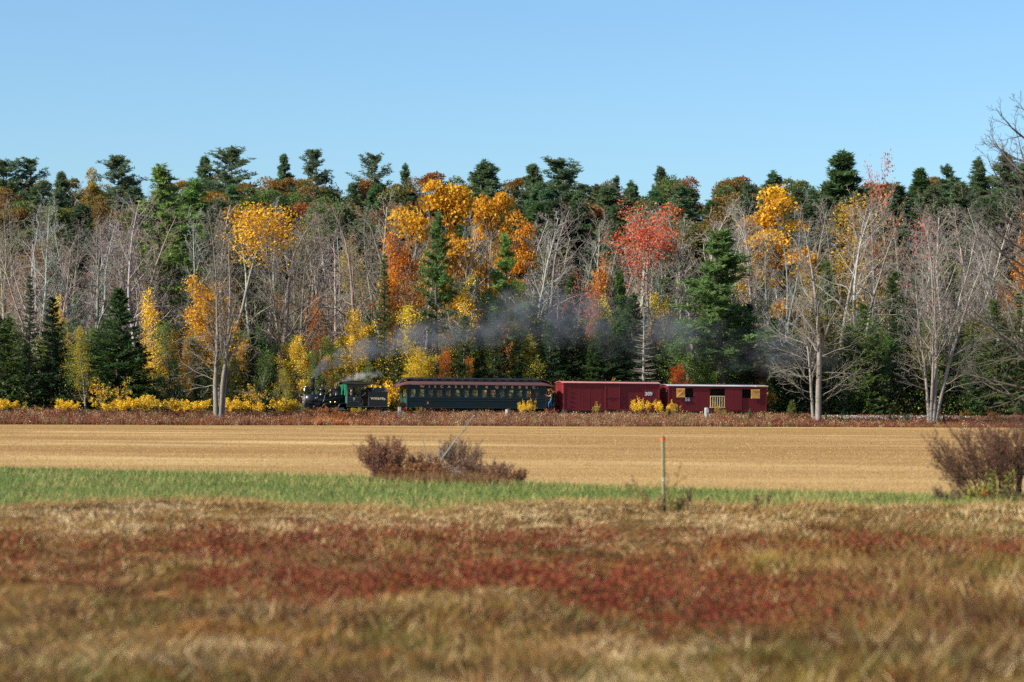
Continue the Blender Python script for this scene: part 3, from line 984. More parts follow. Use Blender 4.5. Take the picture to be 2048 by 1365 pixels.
# doorway rail fence
x0, x1 = hD[0] + .02, hD[1] - .02
rail = MB().box(x0, x1, -.02, .02, 1.62, 1.70, .005).build('door_railing', RAILWOOD, b56, (0, -hw - .03, 0))
MB().box(x0 - .05, x1 + .05, -.02, .02, .62, .70, .005).build('bottom_rail', RAILWOOD, rail)
bal = MB().box(-.03, .03, -.018, .018, .70, 1.62, .004).mesh('baluster', RAILWOOD)
for k in range(7): link('baluster', bal, rail, (x0 + .03 + k * (x1 - x0 - .06) / 6, .0, 0))
m = MB()
a, b = hD[1] + .03, sx(1484)
n = 8
for k in range(n): m.box(a + k * (b - a) / n + .005, a + (k + 1) * (b - a) / n, -hw - .06, -hw - .035, .44, 2.44)
m.box(a, b, -hw - .075, -hw - .061, .44, .54); m.box(a, b, -hw - .075, -hw - .061, 2.34, 2.44)
m.build('sliding_door', BOXRED, b56)
m = MB(); m.box(hD[0] - .05, b + .1, -hw - .09, -hw - .031, 2.45, 2.50); m.build('door_rail', simple('dark_red_iron2', (.06, .008, .012), .6, .3), b56)
m = MB()
for h in (hA, hB): 
    for k in range(3): m.bar((h[0] + (k + 1) * (h[1] - h[0]) / 4, -hw + .02, h[2]), (h[0] + (k + 1) * (h[1] - h[0]) / 4, -hw + .02, h[3]), .008, 5)
m.build('window_bar', IRON, b56)
text('56', .46, WHITE, 'car_number', b56, (sx(1375.5), -hw - .012, 1.35), 1.0, 1.1)
text('56', .34, WHITE, 'end_number', b56, (-.008, -hw + .42, 2.15), 1.0, .9, rot=(math.pi / 2, 0, -math.pi / 2))
m = MB(); m.box(SL - 1.15, SL + .12, -hw - .10, -hw - .04, 2.56, 2.68, .01); m.build('fascia_board', RAILWOOD, b56)
# crates and gear inside the open boxcar
for (xx, w_, h_, c, lab) in ((hD[0] + .35, .5, .75, (.20, .20, .21), 'grey metal toolbox standing inside the open boxcar doorway'), (hD[1] - .4, .5, 1.0, (.13, .09, .06), 'brown wooden crate standing inside the open boxcar doorway')):
    p = on_track(ST56 + xx); d = Vector((-ST, CT, 0)) * (-.25)
    r = thing('toolbox' if c[0] > .15 else 'wooden_crate', lab, 'box', (p.x + d.x, p.y + d.y, .462), TH)
    m = MB(); m.box(-w_ / 2, w_ / 2, -.25, .25, 0, h_, .02); m.build('body', simple('box_paint', c, .6, .3), r)
    m = MB(); m.box(-w_ / 2 - .02, w_ / 2 + .02, -.27, .27, h_, h_ + .08, .02); m.build('lid', simple('lid_paint', tuple(k * 1.3 for k in c), .6, .3), r)

# ------------------------------------------------------------------ people
def cloth_mats():
    sk = simple('skin', (.50, .27, .19), .55, .3, var=.08)
    return sk
SKIN = cloth_mats()
JEANS = simple('blue_denim', (.055, .16, .33), .85, .15, var=.25, scale=14)
DARKCLOTH = simple('dark_cloth', (.02, .024, .035), .9, .1, var=.3, scale=10)
HAIR = simple('brown_hair', (.05, .03, .02), .8, .2)
def plaid_mat():
    t = NT('plaid_shirt')
    co = t.node('TexCoord').outputs['Object']
    w1 = t.node('TexChecker'); w1.inputs['Scale'].default_value = 11
    t.l.new(co, w1.inputs['Vector'])
    c = t.mix(w1.outputs['Fac'], (.50, .47, .36), (.035, .045, .05))
    return t.finish(t.bsdf(c, .9, .1))
PLAID = plaid_mat()
def shirt_mat():
    t = NT('shirt_cloth')
    oi = t.node('ObjectInfo'); f = t.noise(9, 3)
    return t.finish(t.bsdf(t.mix(1.0, oi.outputs['Color'], t.mix(f, (.75, .75, .75), (1.15, 1.15, 1.15)), 'MULTIPLY'), .85, .1))
SHIRT = shirt_mat()


def skin_mesh(name, joints, edges, mats, zone, sub=2):
    """joints: {name: (pos, radius)}; one continuous surface from the Skin and Subdivision modifiers."""
    ks = list(joints)
    me = bpy.data.meshes.new('sk')
    me.from_pydata([joints[k][0] for k in ks], [(ks.index(a), ks.index(b)) for a, b in edges], [])
    o = bpy.data.objects.new('sk', me); COL.objects.link(o)
    o.modifiers.new('s', 'SKIN')
    lay = me.skin_vertices[0].data
    for i, k in enumerate(ks):
        r = joints[k][1]
        lay[i].radius = r if isinstance(r, tuple) else (r, r)
        lay[i].use_root = (k == 'pelvis')
    sd_ = o.modifiers.new('d', 'SUBSURF'); sd_.levels = sub; sd_.render_levels = sub
    dg = bpy.context.evaluated_depsgraph_get()
    r = bpy.data.meshes.new_from_object(o.evaluated_get(dg))
    bpy.data.objects.remove(o)
    r.name = name
    r.materials.clear()
    for mt in mats: r.materials.append(mt)
    for p in r.polygons:
        p.use_smooth = True
        p.material_index = zone(p.center)
    return r


def hand(joints, edges, wrist, palm, d, side):
    d = Vector(d).normalized(); s = Vector(side).normalized()
    for k, off in enumerate((-.03, -.01, .01, .03)):
        b = Vector(joints[palm][0]) + s * off + d * .03
        L = (.032, .038, .036, .028)[k]
        up = d.cross(s)
        joints[f'{palm}f{k}a'] = (tuple(b), .011); joints[f'{palm}f{k}b'] = (tuple(b + d * L - up * .01), .009); joints[f'{palm}f{k}c'] = (tuple(b + d * L * 1.6 - up * .03), .008)
        edges += [(palm, f'{palm}f{k}a'), (f'{palm}f{k}a', f'{palm}f{k}b'), (f'{palm}f{k}b', f'{palm}f{k}c')]
    t0 = Vector(joints[palm][0]) - s * .035 - d * .01
    joints[palm + 't'] = (tuple(t0), .011); joints[palm + 'u'] = (tuple(t0 - s * .02 + d * .035), .009)
    edges += [(palm, palm + 't'), (palm + 't', palm + 'u')]


def head_parts(c, face, hairmat, parent, cap=None):
    """Hair or cap as a shell over the head at c; face = unit direction the person looks."""
    f = Vector(face).normalized(); up = Vector((0, 0, 1)); s = f.cross(up).normalized()
    m = MB()
    g_ = bmesh.ops.create_uvsphere(m.bm, u_segments=14, v_segments=10, radius=1)
    for v in list(m.bm.verts):
        q_ = v.co.copy()
        v.co = Vector(c) + f * (q_.x * .103 - .012) + s * (q_.y * .088) + up * (q_.z * .118 + .02)
    kill = [v for v in m.bm.verts if (v.co - Vector(c)).dot(f) > .02 and (v.co.z - c[2]) < .055 or (v.co.z - c[2]) < -.06]
    bmesh.ops.delete(m.bm, geom=kill, context='VERTS')
    if cap:
        pk = Vector(c) + f * .12 + up * .065
        m.box(pk.x - .06, pk.x + .06, pk.y - .07, pk.y + .07, pk.z - .008, pk.z + .008)
    return m.build('cap' if cap else 'hair', hairmat, parent)


def head_joints(j, e, c, face, neck='neck'):
    f = Vector(face).normalized(); c = Vector(c)
    j['jaw'] = (tuple(c + f * .03 - Vector((0, 0, .075))), .062)
    j['head'] = (tuple(c + Vector((0, 0, .0))), (.085, .095))
    j['crown'] = (tuple(c - f * .01 + Vector((0, 0, .07))), .075)
    j['nose'] = (tuple(c + f * .10 - Vector((0, 0, .02))), .016)
    e += [(neck, 'jaw'), ('jaw', 'head'), ('head', 'crown'), ('head', 'nose')]
    s = f.cross(Vector((0, 0, 1)))
    for k in (-1, 1):
        j[f'ear{k}'] = (tuple(c + s * .092 * k - f * .01), .018); e.append(('head', f'ear{k}'))


def eyes(c, face, parent):
    f = Vector(face).normalized(); s = f.cross(Vector((0, 0, 1)))
    m = MB()
    for k in (-1, 1):
        p = Vector(c) + f * .083 + s * .034 * k + Vector((0, 0, .012))
        bmesh.ops.create_icosphere(m.bm, subdivisions=1, radius=.013, matrix=Matrix.Translation(p))
    p = Vector(c) + f * .088 - Vector((0, 0, .06))
    m.box(p.x - .018, p.x + .018, p.y - .022, p.y + .022, p.z - .004, p.z + .004)
    return m.build('eyes_and_mouth', HAIR, parent)


# seated passenger (faces -x, hips at z = 0)
def seated(face=(-1, 0, 0), lean=0.0):
    j, e = {}, []
    j['pelvis'] = ((0, 0, .05), (.15, .13)); j['waist'] = ((-.01 - lean * .3, 0, .22), (.14, .11)); j['chest'] = ((-.02 - lean * .8, 0, .42), (.17, .12)); j['neck'] = ((-.02 - lean, 0, .56), .055)
    e += [('pelvis', 'waist'), ('waist', 'chest'), ('chest', 'neck')]
    c = Vector((-.04 - lean * 1.1, 0, .72))
    head_joints(j, e, c, face)
    for s in (-1, 1):
        a = f'{s}'
        j['sh' + a] = ((-.02 - lean * .8, s * .20, .47), .065); j['el' + a] = ((-.10 - lean, s * .25, .22), .048); j['wr' + a] = ((-.30 - lean * .5, s * .16, .16), .032); j['pa' + a] = ((-.37 - lean * .5, s * .14, .15), (.04, .02))
        e += [('chest', 'sh' + a), ('sh' + a, 'el' + a), ('el' + a, 'wr' + a), ('wr' + a, 'pa' + a)]
        hand(j, e, 'wr' + a, 'pa' + a, (-1, 0, -.1), (0, 1, 0))
        j['hi' + a] = ((-.08, s * .10, .06), .095); j['kn' + a] = ((-.45, s * .11, .06), .065); j['an' + a] = ((-.46, s * .11, -.36), .042); j['to' + a] = ((-.62, s * .12, -.40), .035)
        e += [('pelvis', 'hi' + a), ('hi' + a, 'kn' + a), ('kn' + a, 'an' + a), ('an' + a, 'to' + a)]
    zone = lambda p: (0 if (p.z > .585 or (p.x < -.29 and p.z > .12 and p.z < .22 and abs(p.y) > .08)) else 1 if p.z > .12 else 2)
    return skin_mesh('person', j, e, [SKIN, SHIRT, DARKCLOTH], zone, 1), c

variants = [seated((-1, 0, 0)), seated((-.5, -.85, 0), .04), seated((-.3, -.95, 0), -.03), seated((-.9, -.4, 0), .07)]
vhead = [(-1, 0, 0), (-.5, -.85, 0), (-.3, -.95, 0), (-.9, -.4, 0)]
pl = [(.62, .62, .62, 'white'), (.28, .36, .40, 'pale blue-grey'), (.05, .06, .10, 'navy'), (.60, .22, .16, 'salmon red'), (.03, .03, .03, 'black'), (.20, .07, .06, 'brick red'), (.66, .66, .66, 'bright white'),
      (.10, .05, .03, 'brown'), (.55, .60, .66, 'light blue'), (.05, .09, .16, 'dark blue'), (.35, .42, .42, 'grey-green'), (.40, .22, .10, 'tan'), (.07, .10, .05, 'olive'), (.48, .30, .32, 'dusty pink'), (.30, .05, .05, 'deep red')]
ords = ['first', 'second', 'third', 'fourth', 'fifth', 'sixth', 'seventh', 'eighth', 'ninth', 'tenth', 'eleventh', 'twelfth', 'thirteenth', 'fourteenth', 'last']
hairs = [HAIR, simple('grey_hair', (.35, .34, .33), .8, .2), simple('blond_hair', (.38, .26, .12), .8, .2), simple('black_hair', (.012, .011, .01), .7, .2)]
for k, wx in enumerate(wins):
    p = on_track(CT0 + wx + .13); v = k % 4
    d = Vector((-ST, CT, 0)) * (-.52 + .06 * math.sin(k * 2.1))
    me, c = variants[v]
    r = thing('person', f'passenger in a {pl[k][3]} top seated at the {ords[k]} coach window from the locomotive', 'person', (p.x + d.x, p.y + d.y, 1.02), TH, 'passengers seated along the coach')
    b = link('body', me, r); b.color = (*pl[k][:3], 1)
    head_parts(c, vhead[v], hairs[(k * 7 + k // 3) % 4], r); eyes(c, vhead[v], r)
    if k in (5, 12):     # a companion on the aisle side
        d2 = Vector((-ST, CT, 0)) * .40
        p2 = on_track(CT0 + wx - .1)
        me2, c2 = variants[(v + 1) % 4]
        r2 = thing('person', f'passenger on the far side of the coach behind the {ords[k]} window', 'person', (p2.x + d2.x, p2.y + d2.y, 1.02), TH, 'passengers on the far side of the coach')
        b2 = link('body', me2, r2); b2.color = (*pl[(k + 4) % 15][:3], 1)
        head_parts(c2, vhead[(v + 1) % 4], hairs[(k + 1) % 4], r2); eyes(c2, vhead[(v + 1) % 4], r2)

# trainman hanging on the coach step (local x along the train, faces -x)
def trainman():
    j, e = {}, []
    j['pelvis'] = ((0, 0, .95), (.155, .125)); j['waist'] = ((.01, 0, 1.12), (.14, .11)); j['chest'] = ((.02, 0, 1.34), (.185, .125)); j['neck'] = ((-.01, 0, 1.50), .055)
    e += [('pelvis', 'waist'), ('waist', 'chest'), ('chest', 'neck')]
    f = (-.6, .75, 0); c = Vector((-.05, .02, 1.66))
    head_joints(j, e, c, f)
    j['shL'] = ((.0, -.21, 1.41), .07); j['elL'] = ((-.24, -.24, 1.26), .05); j['wrL'] = ((-.47, -.20, 1.37), .034); j['paL'] = ((-.55, -.19, 1.41), (.042, .022))
    j['shR'] = ((.0, .20, 1.41), .07); j['elR'] = ((-.20, .22, 1.20), .05); j['wrR'] = ((-.34, .05, 1.06), .034); j['paR'] = ((-.41, .02, 1.05), (.042, .022))
    for a in 'LR':
        e += [('chest', 'sh' + a), ('sh' + a, 'el' + a), ('el' + a, 'wr' + a), ('wr' + a, 'pa' + a)]
        hand(j, e, 'wr' + a, 'pa' + a, (-1, .1, .2), (0, 1, 0))
    j['hiL'] = ((-.05, -.11, .86), .10); j['knL'] = ((-.27, -.14, .60), .072); j['anL'] = ((-.22, -.13, .27), .05); j['toL'] = ((-.36, -.14, .21), (.045, .035))
    j['hiR'] = ((.06, .10, .84), .10); j['knR'] = ((.08, .08, .48), .072); j['anR'] = ((.04, .06, .08), .05); j['toR'] = ((-.12, .05, .035), (.045, .03))
    for a in 'LR': e += [('pelvis', 'hi' + a), ('hi' + a, 'kn' + a), ('kn' + a, 'an' + a), ('an' + a, 'to' + a)]
    def zone(p):
        if p.z > 1.525 or p.x < -.27 and p.z > .98: return 0
        if p.z > 1.0: return 1
        if p.z < .13 or (p.x < -.16 and p.z < .29 and p.y < 0): return 3
        return 2
    return skin_mesh('person', j, e, [SKIN, PLAID, JEANS, DARKCLOTH], zone, 2), c, f
me, c, f = trainman()
p = on_track(along(1102.5) + .05); d = Vector((-ST, CT, 0)) * (-.80)
r = thing('person', 'trainman in plaid shirt and blue jeans hanging on the rear step of the coach', 'person', (p.x + d.x, p.y + d.y, .27), TH)
link('body', me, r); head_parts(c, f, DARKCLOTH, r, True); eyes(c, f, r)
# loco crew: one leaning at the window, one standing in the gangway with a bent bare arm
def crew(bent):
    j, e = {}, []
    j['pelvis'] = ((0, 0, .95), (.155, .125)); j['waist'] = ((0, 0, 1.12), (.145, .115)); j['chest'] = ((-.01, -.02, 1.34), (.185, .125)); j['neck'] = ((-.02, -.03, 1.49), .055)
    e += [('pelvis', 'waist'), ('waist', 'chest'), ('chest', 'neck')]
    f = (-.8, -.6, 0); c = Vector((-.04, -.05, 1.65))
    head_joints(j, e, c, f)
    j['shL'] = ((-.02, -.21, 1.41), .07)
    if bent: j['elL'] = ((.12, -.33, 1.10), .05); j['wrL'] = ((-.12, -.36, .93), .036); j['paL'] = ((-.19, -.36, .90), (.042, .022))
    else: j['elL'] = ((-.12, -.34, 1.15), .05); j['wrL'] = ((-.35, -.34, 1.13), .036); j['paL'] = ((-.43, -.33, 1.13), (.042, .022))
    j['shR'] = ((-.02, .20, 1.41), .07); j['elR'] = ((.03, .25, 1.12), .05); j['wrR'] = ((-.12, .22, .92), .036); j['paR'] = ((-.17, .21, .86), (.042, .022))
    for a in 'LR':
        e += [('chest', 'sh' + a), ('sh' + a, 'el' + a), ('el' + a, 'wr' + a), ('wr' + a, 'pa' + a)]
        hand(j, e, 'wr' + a, 'pa' + a, (-1, 0, -.2), (0, 1, 0))
    for a, s in (('L', -1), ('R', 1)):
        j['hi' + a] = ((0, s * .10, .84), .10); j['kn' + a] = ((-.03, s * .11, .48), .07); j['an' + a] = ((0, s * .11, .08), .05); j['to' + a] = ((-.15, s * .12, .035), (.045, .03))
        e += [('pelvis', 'hi' + a), ('hi' + a, 'kn' + a), ('kn' + a, 'an' + a), ('an' + a, 'to' + a)]
    zone = lambda p: 0 if (p.z > 1.515 or (p.y < -.27 and p.z < 1.2 and p.z > .8) or (p.y > .2 and p.z < .98 and p.z > .75)) else 1 if p.z > .98 else 2
    return skin_mesh('person', j, e, [SKIN, SHIRT, DARKCLOTH], zone, 1), c, f
for t_, off, bent, colr, lab in ((-14.62, -.55, False, (.22, .17, .16), 'engine driver leaning at the cab window of the locomotive'), (-13.55, -.52, True, (.03, .04, .07), 'fireman with bare bent arm standing in the locomotive gangway')):
    me, c, f = crew(bent); p = on_track(t_); d = Vector((-ST, CT, 0)) * off
    r = thing('person', lab, 'person', (p.x + d.x, p.y + d.y, .58), TH)
    b = link('body', me, r); b.color = (*colr, 1); head_parts(c, f, DARKCLOTH, r, True); eyes(c, f, r)

# ------------------------------------------------------------------ trees: builders
def tubes(segs, sides):
    """segs: array n x 8 (p0, p1, r0, r1) -> vertices and quads of open tubes."""
    S = np.asarray(segs, float)
    p0, p1, r0, r1 = S[:, :3], S[:, 3:6], S[:, 6], S[:, 7]
    d = p1 - p0; L = np.linalg.norm(d, axis=1, keepdims=True); d = d / np.maximum(L, 1e-6)
    ref = np.where(np.abs(d[:, 2:3]) > .9, np.array([[1., 0, 0]]), np.array([[0, 0, 1.]]))
    u = np.cross(d, ref); u /= np.maximum(np.linalg.norm(u, axis=1, keepdims=True), 1e-6); v = np.cross(d, u)
    p1 = p1 + d * (r1[:, None] * .35)
    V = []
    for p, r in ((p0, r0), (p1, r1)):
        for k in range(sides):
            a = 2 * math.pi * k / sides
            V.append(p + (u * math.cos(a) + v * math.sin(a)) * r[:, None])
    n = len(S)
    V = np.stack(V, 1).reshape(-1, 3)
    base = (np.arange(n) * 2 * sides)[:, None]
    Q = [np.stack([base[:, 0] + k, base[:, 0] + (k + 1) % sides, base[:, 0] + sides + (k + 1) % sides, base[:, 0] + sides + k], 1) for k in range(sides)]
    return V, np.stack(Q, 1).reshape(-1, 4)


def tube_mesh(name, segs, sides, mat=None):
    V, Q = tubes(segs, sides)
    return np_mesh(name, V, Q, [mat or BARK], smooth=sides > 4)


def rot_about(d, ang, az):
    d = d.normalized()
    ref = Vector((0, 0, 1)) if abs(d.z) < .95 else Vector((1, 0, 0))
    u = d.cross(ref).normalized(); v = d.cross(u)
    return (d * math.cos(ang) + (u * math.cos(az) + v * math.sin(az)) * math.sin(ang)).normalized()


class Skel:
    def __init__(s, seed, spread=(0.5, .95), up=(0, .10, .06, .03), nchild=(16, 7, 5, 3), frac=(.42, .5, .45, .5), start=(.35, .15, .12, .1), wob=(.05, .12, .17, .2), minr=.012, maxl=3, nseg=(12, 7, 4, 3)):
        s.r = random.Random(seed); s.spread = spread; s.up = up; s.nc = nchild; s.frac = frac; s.start = start; s.wob = wob; s.minr = minr; s.maxl = maxl; s.nseg = nseg
        s.segs = [[], [], [], []]; s.tips = []

    def grow(s, p, d, L, r, lvl=0, tip=.22):
        R = s.r; n = s.nseg[lvl]; st = L / n
        p = Vector(p); d = Vector(d).normalized()
        nc = s.nc[lvl] if lvl < s.maxl else 0
        k = 0; az = R.uniform(0, 6.28)
        for i in range(n):
            t0, t1 = i / n, (i + 1) / n
            q = p + d * st
            ra = max(s.minr, r * (1 - t0 * (1 - tip))); rb = max(s.minr * .8, r * (1 - t1 * (1 - tip)))
            s.segs[lvl].append((*p, *q, ra, rb))
            while nc and k < nc and s.start[lvl] + (1 - s.start[lvl]) * (k + .5) / nc < t1:
                tk = s.start[lvl] + (1 - s.start[lvl]) * (k + .5) / nc
                pp = p + (q - p) * max(0, min(1, (tk - t0) * n))
                az += 2.4 + R.uniform(-.5, .5)
                cd = rot_about(d, R.uniform(*s.spread), az)
                cl = L * s.frac[lvl] * R.uniform(.65, 1.15) * (1 - .62 * tk if lvl == 0 else 1 - .5 * tk)
                s.grow(pp, cd, cl, max(s.minr, (ra + (rb - ra) * .5) * R.uniform(.38, .6)), lvl + 1, .25)
                k += 1
            if lvl >= 1: s.tips.append((*q, lvl))
            d = (d + Vector((R.gauss(0, 1), R.gauss(0, 1), R.gauss(0, 1))) * s.wob[lvl] + Vector((0, 0, s.up[lvl]))).normalized()
            p = q
        return s

    def meshes(s, name):
        tv, tq = tubes(s.segs[0], 7)
        bv, bq = tubes(s.segs[1], 4)
        trunk = np_mesh(name + '_trunk', np.concatenate([tv, bv]), np.concatenate([tq, bq + len(tv)]), [BARK])
        small = s.segs[2] + s.segs[3]
        crown = tube_mesh(name + '_crown', small, 3) if small else None
        return trunk, crown


def leaves(name, centers, n, size, sigma, seed, flat=0.0, aspect=.6):
    """n leaf-sized faces scattered round the given points."""
    g = np.random.default_rng(seed)
    C = np.asarray(centers, float)
    idx = g.integers(0, len(C), n)
    p = C[idx] + g.normal(0, 1, (n, 3)) * sigma
    cl = g.random(len(C))[idx]
    return leaf_mesh(name, p, size * g.uniform(.6, 1.3, n), g, cl, flat, aspect)


def leaf_mesh(name, p, sz, g, cl=None, flat=0.0, aspect=.6):
    n = len(p)
    a = g.normal(0, 1, (n, 3)); a[:, 2] *= (1 - flat)
    a /= np.linalg.norm(a, axis=1, keepdims=True)
    b = np.cross(a, g.normal(0, 1, (n, 3))); b /= np.maximum(np.linalg.norm(b, axis=1, keepdims=True), 1e-6)
    a = a * sz[:, None] * .5; b = b * sz[:, None] * .5 * aspect
    V = np.stack([p - a, p + b, p + a, p - b], 1).reshape(-1, 3)
    Q = np.arange(4 * n).reshape(n, 4)
    rr = g.random(n) * .75 + (.12 if cl is None else cl * .25)
    return np_mesh(name, V, Q, [FOL], {'rnd': np.repeat(rr, 4)})


def needles(p, d, ln, wd, g, per=1):
    """Narrow pointed faces from p along d."""
    n = len(p)
    s = np.cross(d, g.normal(0, 1, (n, 3))); s /= np.maximum(np.linalg.norm(s, axis=1, keepdims=True), 1e-6)
    tip = p + d * ln[:, None]; mid = p + d * (ln * .45)[:, None]
    return np.stack([p, mid + s * (wd * .5)[:, None], tip, mid - s * (wd * .5)[:, None]], 1)


PROTO = {}
BH = 16.0
def bare_proto(key, seed, kind):
    rr_ = random.Random(seed * 3 + 1); u1 = rr_.uniform(.02, .12); s1 = rr_.uniform(.8, 1.25)
    if kind == 'slender':
        sk = Skel(seed, (.45, s1), (.02, u1, .05, .02), (26, 8, 5, 0), (.27, .48, .5, .5), (.28, .12, .1, .1), (.055, .15, .21, .25), .0105)
        sk.grow((0, 0, -.3), (sk.r.uniform(-.06, .06), sk.r.uniform(-.05, .05), 1), BH, .20, 0, .16)
    elif kind == 'wide':
        sk = Skel(seed, (.5, s1 + .1), (.0, u1, .03, .02), (20, 8, 5, 0), (.40, .48, .5, .5), (.25, .12, .1, .1), (.075, .16, .21, .25), .0105)
        sk.grow((0, 0, -.3), (sk.r.uniform(-.1, .1), 0, 1), BH, .25, 0, .14)
    else:   # forked from low down
        sk = Skel(seed, (.45, s1), (.03, u1, .04, .02), (18, 8, 5, 0), (.34, .48, .5, .5), (.3, .12, .1, .1), (.05, .13, .18, .2), .0105)
        a = sk.r.uniform(0, 6.28)
        sk.grow((0, 0, -.3), (0, 0, 1), 4.4, .24, 0, .8) if False else None
        for k in range(sk.r.choice((2, 3))):
            az = a + k * 2.3
            sk.grow((.12 * math.cos(az), .12 * math.sin(az), -.3), (.16 * math.cos(az), .12 * math.sin(az), 1), BH * sk.r.uniform(.8, 1), .19, 0, .15)
    PROTO[key] = (*sk.meshes(key), None, BH)
    return sk

for i in range(5): bare_proto(f'bare_slender{i}', 100 + i, 'slender')
for i in range(4): bare_proto(f'bare_wide{i}', 200 + i, 'wide')
for i in range(3): bare_proto(f'bare_forked{i}', 300 + i, 'forked')


def leafy_proto(key, seed, n, size, sigma, dens=1.0, kind='round', low=.3):
    if kind == 'round':
        sk = Skel(seed, (.5, 1.0), (.0, .08, .04, .0), (18, 7, 0, 0), (.42, .5, .5, .5), (low, .15, .1, .1), (.05, .12, .18, .2), .015, 2)
    else:
        sk = Skel(seed, (.35, .7), (.0, .12, .06, .0), (24, 6, 0, 0), (.36, .5, .5, .5), (low, .15, .1, .1), (.04, .12, .18, .2), .015, 2)
    sk.grow((0, 0, -.3), (sk.r.uniform(-.05, .05), 0, 1), BH, .2, 0, .12)
    tv, br = sk.meshes(key)
    c = [t[:3] for t in sk.tips]
    sk.r.shuffle(c); c = c[:int(len(c) * dens)]
    PROTO[key] = (tv, br, leaves(key + '_leaves', c, n, size, sigma, seed), BH)

for i in range(3): leafy_proto(f'leafy_round{i}', 400 + i, 7000, .23, .36, .62)
for i in range(3): leafy_proto(f'leafy_tall{i}', 420 + i, 4200, .22, .33, .75, 'tall', .12)
for i in range(2): leafy_proto(f'leafy_sparse{i}', 440 + i, 900, .22, .30, .45)
leafy_proto('leafy_airy', 446, 1700, .22, .30, .6)
for i in range(2): leafy_proto(f'leafy_top{i}', 450 + i, 3000, .20, .36, .5, 'round', .78)


def oak_crown(key, seed, n=8500, size=.30):
    """Broad ridge tree seen from afar: many uneven leaf masses on spreading limbs."""
    g = np.random.default_rng(seed)
    sk = Skel(seed, (.5, 1.1), (.0, .06, .04, .0), (14, 5, 0, 0), (.5, .5, .5, .5), (.32, .3, .1, .1), (.05, .12, .18, .2), .03, 2)
    sk.grow((0, 0, -.5), (0, 0, 1), 15, .3, 0, .2)
    tv, br = sk.meshes(key)
    nb = 34
    P, C = [], []
    tips = [t for t in sk.tips if t[2] > 5]
    for k in range(nb):
        t = tips[g.integers(0, len(tips))]
        R = g.uniform(.8, 1.7)
        m = n // nb
        d = g.normal(0, 1, (m, 3)); d /= np.linalg.norm(d, axis=1, keepdims=True)
        d[:, 2] = np.abs(d[:, 2]) * .9 - .25
        P.append(np.array(t[:3]) + d * R * g.uniform(.55, 1.15, (m, 1))); C.append(np.full(m, g.random()))
    P = np.concatenate(P); C = np.concatenate(C)
    PROTO[key] = (tv, br, leaf_mesh(key + '_leaves', P, size * g.uniform(.6, 1.3, len(P)), g, C), 16.5)
for i in range(4): oak_crown(f'oak{i}', 500 + i)


def pine(key, seed, H_=18.0, base=.30, spread=3.4, gap=.75, per=5, dens=1.0, droop=.0, ragged=.35, top=1.0, tuft=.42):
    g = np.random.default_rng(seed); r = random.Random(seed)
    segs = []; trunk = []
    x = y = 0.0; N = 14
    for i in range(N):
        x2, y2 = x + r.gauss(0, .05), y + r.gauss(0, .05)
        trunk.append((x, y, -.3 + i * H_ / N, x2, y2, -.3 + (i + 1) * H_ / N, .24 * (1 - i / N) + .03, .24 * (1 - (i + 1) / N) + .03)); x, y = x2, y2
    P, D = [], []
    z = H_ * base
    while z < H_ - .3:
        t = (z - H_ * base) / (H_ * (1 - base))
        env = spread * (min(1, .55 + 2.2 * t) if t < .25 else 1) * (1 - t ** 1.35 * top * .92)
        for k in range(per + (r.random() < .5)):
            if r.random() < ragged * .5: continue
            az = r.uniform(0, 6.28); L = env * r.uniform(1 - ragged, 1.12)
            d = Vector((math.cos(az), math.sin(az), r.uniform(-.05, .28) - droop + .5 * t))
            p = Vector((0, 0, z + r.uniform(-.2, .2))); n = 5
            for i in range(n):
                q = p + d.normalized() * (L / n)
                segs.append((*p, *q, .05 * (1 - i / n) + .012, .05 * (1 - (i + 1) / n) + .012))
                d.z += .09
                if i >= 1:
                    cnt = max(2, int((3 + 5 * L / 3) * dens))
                    for _ in range(cnt):
                        f = r.random(); w = (.12 + .20 * (i / n)) * L * .55
                        c = p.lerp(q, f) + Vector((r.gauss(0, w * .55), r.gauss(0, w * .55), r.gauss(.07, .13)))
                        P.append(c)
                        for __ in range(2): pass
                p = q
        z += gap * r.uniform(.75, 1.25) * (1 - .35 * t)
    P = np.array([tuple(p) for p in P] + [(0, 0, H_ - .3 + .1 * k) for k in range(6)])
    nt = 8
    pp = np.repeat(P, nt, 0)
    d = g.normal(0, 1, (len(pp), 3)); d[:, 2] = np.abs(d[:, 2]) * .7 + .1
    d /= np.linalg.norm(d, axis=1, keepdims=True)
    ln = tuft * g.uniform(.6, 1.2, len(pp)); V = needles(pp, d, ln, ln * .22, g).reshape(-1, 3)
    rr = np.repeat(np.repeat(g.random(len(P)) * .55, nt) + g.random(len(pp)) * .45, 4)
    tv = tube_mesh(key + '_trunk', trunk, 7); br = tube_mesh(key + '_branches', segs, 3)
    PROTO[key] = (tv, br, np_mesh(key + '_needles', V, np.arange(len(V)).reshape(-1, 4), [FOL], {'rnd': rr}), H_)

for i in range(3): pine(f'pine_tall{i}', 600 + i, 18, .42, 3.0, .8, 5, .9, 0, .45)
for i in range(3): pine(f'pine_full{i}', 620 + i, 16, .16, 3.2, .62, 6, 1.0, 0, .3)
for i in range(3): pine(f'pine_flat{i}', 640 + i, 16, .34, 4.2, .95, 5, 1.0, -.02, .5, .72)
pine('hero_pine', 661, 16, .27, 3.4, .85, 6, 1.2, .04, .5)


